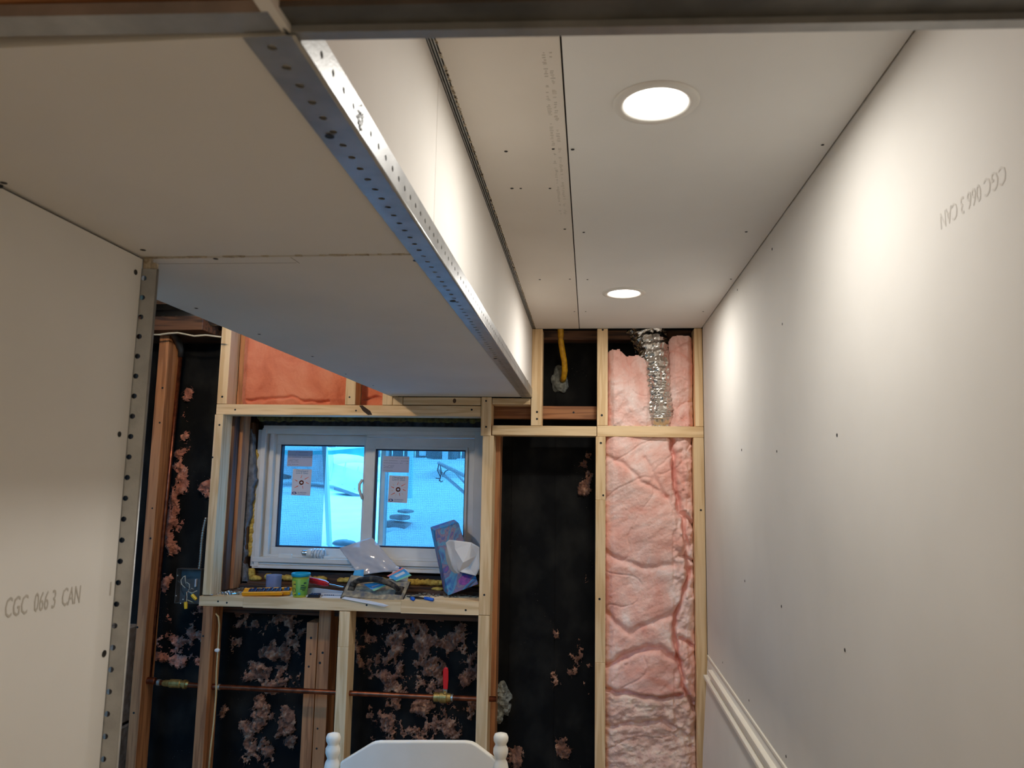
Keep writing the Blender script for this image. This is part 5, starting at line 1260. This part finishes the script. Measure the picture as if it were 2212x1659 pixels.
# tissue box
A_, B_, C_, D_ = at(968, 1287, Y=3.185), at(1034, 1262, Y=3.165), at(991, 1129, Y=3.285), at(938, 1146, Y=3.30)
tx = root('tissue_box', 'marbled blue and violet tissue box tipped against the window', 'tissue box', (A_ + B_) / 2)
dv = Vector((-.030, .052, .012))
C2 = B_ + (C_ - B_) * .985
q = [A_, B_, C_, D_]
b = B(); b.hexa(q + [p + dv for p in q]); o = b.done('carton', 'swirl', tx); bv = o.modifiers.new('bevel', 'BEVEL'); bv.width = .003; bv.segments = 2
def onb(u, v_, h_=0):
    n_ = (B_ - A_).cross(D_ - A_).normalized(); n_ = n_ if n_.y < 0 else -n_
    return A_ * (1 - u) * (1 - v_) + B_ * u * (1 - v_) + C_ * u * v_ + D_ * (1 - u) * v_ + n_ * h_
b = B(); b.prism([onb(.36 + .26 * math.cos(2 * math.pi * k / 20) + .1, .5 + .24 * math.sin(2 * math.pi * k / 20), .0008) for k in range(20)], Vector((0, .0006, 0))); b.done('opening', mat('dark_slot_film', (.25, .25, .24), .4), tx)
b = B(); b.prism([onb(.62 + .20 * math.cos(2 * math.pi * k / 14), .13 + .07 * math.sin(2 * math.pi * k / 14), .0008) for k in range(14)], Vector((0, .0006, 0))); b.done('violet_bloom', noisy('violet_print', L(150, 50, 150), L(70, 40, 130), 60, .45), tx)
# the tissue: folded sheet modelled point by point (photo position, stand-off)
tp = {'a': (963, 1172, .006), 'b': (970, 1166, .020), 'c': (982, 1167, .045), 'd': (1019, 1172, .075), 'e': (1036, 1182, .085), 'f': (1036, 1228, .080), 'g': (1028, 1244, .070), 'h': (1008, 1239, .065), 'i': (992, 1235, .055), 'j': (996, 1241, .016), 'k': (987, 1244, .006), 'l': (976, 1222, .008), 'm': (968, 1196, .008), 'n': (983, 1186, .050), 'o': (1000, 1215, .085), 'p': (1012, 1224, .050), 'q': (1030, 1200, .060), 'r': (985, 1217, .035), 's': (976, 1185, .012), 't': (990, 1232, .03)}
tv = {}
b = B()
nb = (B_ - A_).cross(D_ - A_).normalized(); nb = nb if nb.y < 0 else -nb
for k, (x_, y_, s_) in tp.items():
    base = at(x_, y_, Y=3.235); tv[k] = b.vert(at(x_, y_, Y=3.225 - s_))
for f in ('abs', 'bcs', 'cns', 'cdn', 'dqo', 'dno'[::1], 'deq', 'efq', 'fpq', 'qpo', 'fgp', 'ghp', 'hip', 'ipo', 'iro', 'ron', 'rsn', 'rls', 'lms', 'mas', 'rtl', 'tkl', 'tjk', 'itr'):
    try: b.b.faces.new([tv[c_] for c_ in f])
    except ValueError: pass
o = b.done('tissue', 'tissue', tx, wn=False); sm = o.modifiers.new('sub', 'SUBSURF'); sm.levels = 2; sm.render_levels = 2; sm.subdivision_type = 'SIMPLE'
so = o.modifiers.new('thickness', 'SOLIDIFY'); so.thickness = .0008
smooth_angle(o, 30)

# blue-handled pliers
pv = at(896, 1291, Y=3.135); pv.z = yz(pv.x) + .007
plr = root('pliers', 'small pliers with two blue grips open on the sill', 'pliers', pv)
for (x0, y0, x1, y1) in ((888, 1293, 894, 1301), (917, 1292, 936, 1299)):
    p, q = at(x0, y0, Y=3.112), at(x1, y1, Y=3.098); b = B(); p.z = max(p.z, yz(p.x) + .007); q.z = max(q.z, yz(q.x) + .004) 
    b.tube([p, p + (q - p) * .5, q], [.0062, .0078, .0068], 10); b.done('grip', 'blue_grip', plr, True)
for (x0, x1) in ((888, 896), (915, 900)):
    p = at(x0, 1293, Y=3.113); p.z = yz(p.x) + .007; q = at(x1, 1289, Y=3.14); q.z = yz(q.x) + .006; b = B(); b.tube([p, q], [.005, .007], 8, flat=.7); b.done('shank', 'dark_metal', plr)
b = B(); p = at(896, 1289, Y=3.14); p.z = yz(p.x) + .006; q = at(880, 1286, Y=3.165); q.z = yz(q.x) + .005; b.tube([p, q], [.009, .003], 8, flat=.6); b.done('jaw', 'dark_metal', plr)

# loose screws heaped at the left end
b = B(); b.tube([(0, 0, 0), (0, 0, .0008), (0, 0, .0022)], [.0038, .0036, .0017], 8, cap=True); b.tube([(0, 0, .002), (0, 0, .020), (0, 0, .025)], [.0016, .0016, .0003], 6)
sc0 = b.done('loose_screw', 'steel', None, local=True)
rs = random.Random(5); first = True
for k in range(46):
    o = sc0 if first else sc0.copy()
    if not first: COL.objects.link(o)
    first = False
    x_ = at(490, 1280, Y=3.16).x + abs(rs.gauss(0, .045)) * (1 if rs.random() < .75 else -.4); y_ = 3.165 + rs.gauss(0, .022); y_ = min(max(y_, 3.115), 3.22)
    x_ = min(max(x_, XJ1 + .004), -1.46)
    o.location = (x_, y_, yz(x_) + .003 + .010 * rs.random() * math.exp(-((x_ + 1.53) / .04) ** 2)); o.rotation_euler = (math.pi / 2 + rs.uniform(-.25, .25), rs.uniform(-.2, .2), rs.uniform(0, 6.28))
    tag(o, 'loose metal screw in the heap at the left end of the sill', 'screw', 'screws heaped on the sill')
    if k % 3 == 1:
        pass

# ================================================================== CHAIR
cx0, cx1 = at(720, 1600, Y=1.9).x, at(1082, 1598, Y=1.9).x; CY = 1.9
ch = root('chair', 'white painted wooden chair with turned finials in front of the studs', 'chair', ((cx0 + cx1) / 2, CY, 0))
for px, xx in ((720, cx0), (1082, cx1)):
    zt_ = at(px, 1583, Y=CY).z
    prof = [(.013, 0), (.018, .1), (.016, .40), (.020, .47), (.016, .50), (.0165, zt_ - .13), (.0145, zt_ - .098), (.0185, zt_ - .092), (.0195, zt_ - .080), (.017, zt_ - .068), (.0125, zt_ - .060), (.0140, zt_ - .056), (.0180, zt_ - .046), (.0180, zt_ - .036), (.0135, zt_ - .028), (.0135, zt_ - .025), (.0175, zt_ - .018), (.0182, zt_ - .010), (.015, zt_ - .003), (.006, zt_)]
    b = B(); b.lathe(prof, (xx, CY, 0), 28); b.done('back_post', 'white_paint', ch, True)
out = [(735, 1647), (745, 1641), (800, 1607.5), (808, 1604.5), (818, 1603), (910, 1602.5), (1005, 1603), (1018, 1605), (1028, 1610), (1068, 1640), (1072, 1645)]
pts = [at(x, y, Y=CY - .008) for x, y in out]; zlow = at(900, 1700, Y=CY).z - .08
pts = [Vector((cx0 + .012, CY - .008, zlow + .02))] + [Vector((max(p.x, cx0 + .012), CY - .008, p.z)) for p in pts] + [Vector((cx1 - .012, CY - .008, zlow + .02)), Vector(((cx0 + cx1) / 2, CY - .008, zlow - .01))]
b = B(); b.prism(pts, (0, .018, 0)); o = b.done('crest_panel', 'white_paint', ch); bv = o.modifiers.new('bevel', 'BEVEL'); bv.width = .004; bv.segments = 3; bv.limit_method = 'ANGLE'
for k in range(5):
    x_ = cx0 + .06 + (cx1 - cx0 - .12) * k / 4; b = B(); b.lathe([(.006, .44), (.010, .54), (.012, .62), (.008, .70), (.006, zlow + .01)], (x_, CY, 0), 14); b.done('spindle', 'white_paint', ch, True)
b = B(); b.box((cx0 - .02, CY - .02, .425), (cx1 + .02, CY + .40, .452), .010); b.done('seat', 'white_paint', ch)
for xx in (cx0 + .01, cx1 - .01):
    b = B(); b.lathe([(.012, 0), (.018, .10), (.015, .2), (.021, .33), (.016, .424)], (xx, CY + .36, 0), 18); b.done('front_leg', 'white_paint', ch, True)
for y_ in (CY, CY + .36):
    b = B(); b.tube([(cx0, y_, .2), (cx1, y_, .2)], .009, 10); b.done('stretcher', 'white_paint', ch, True)
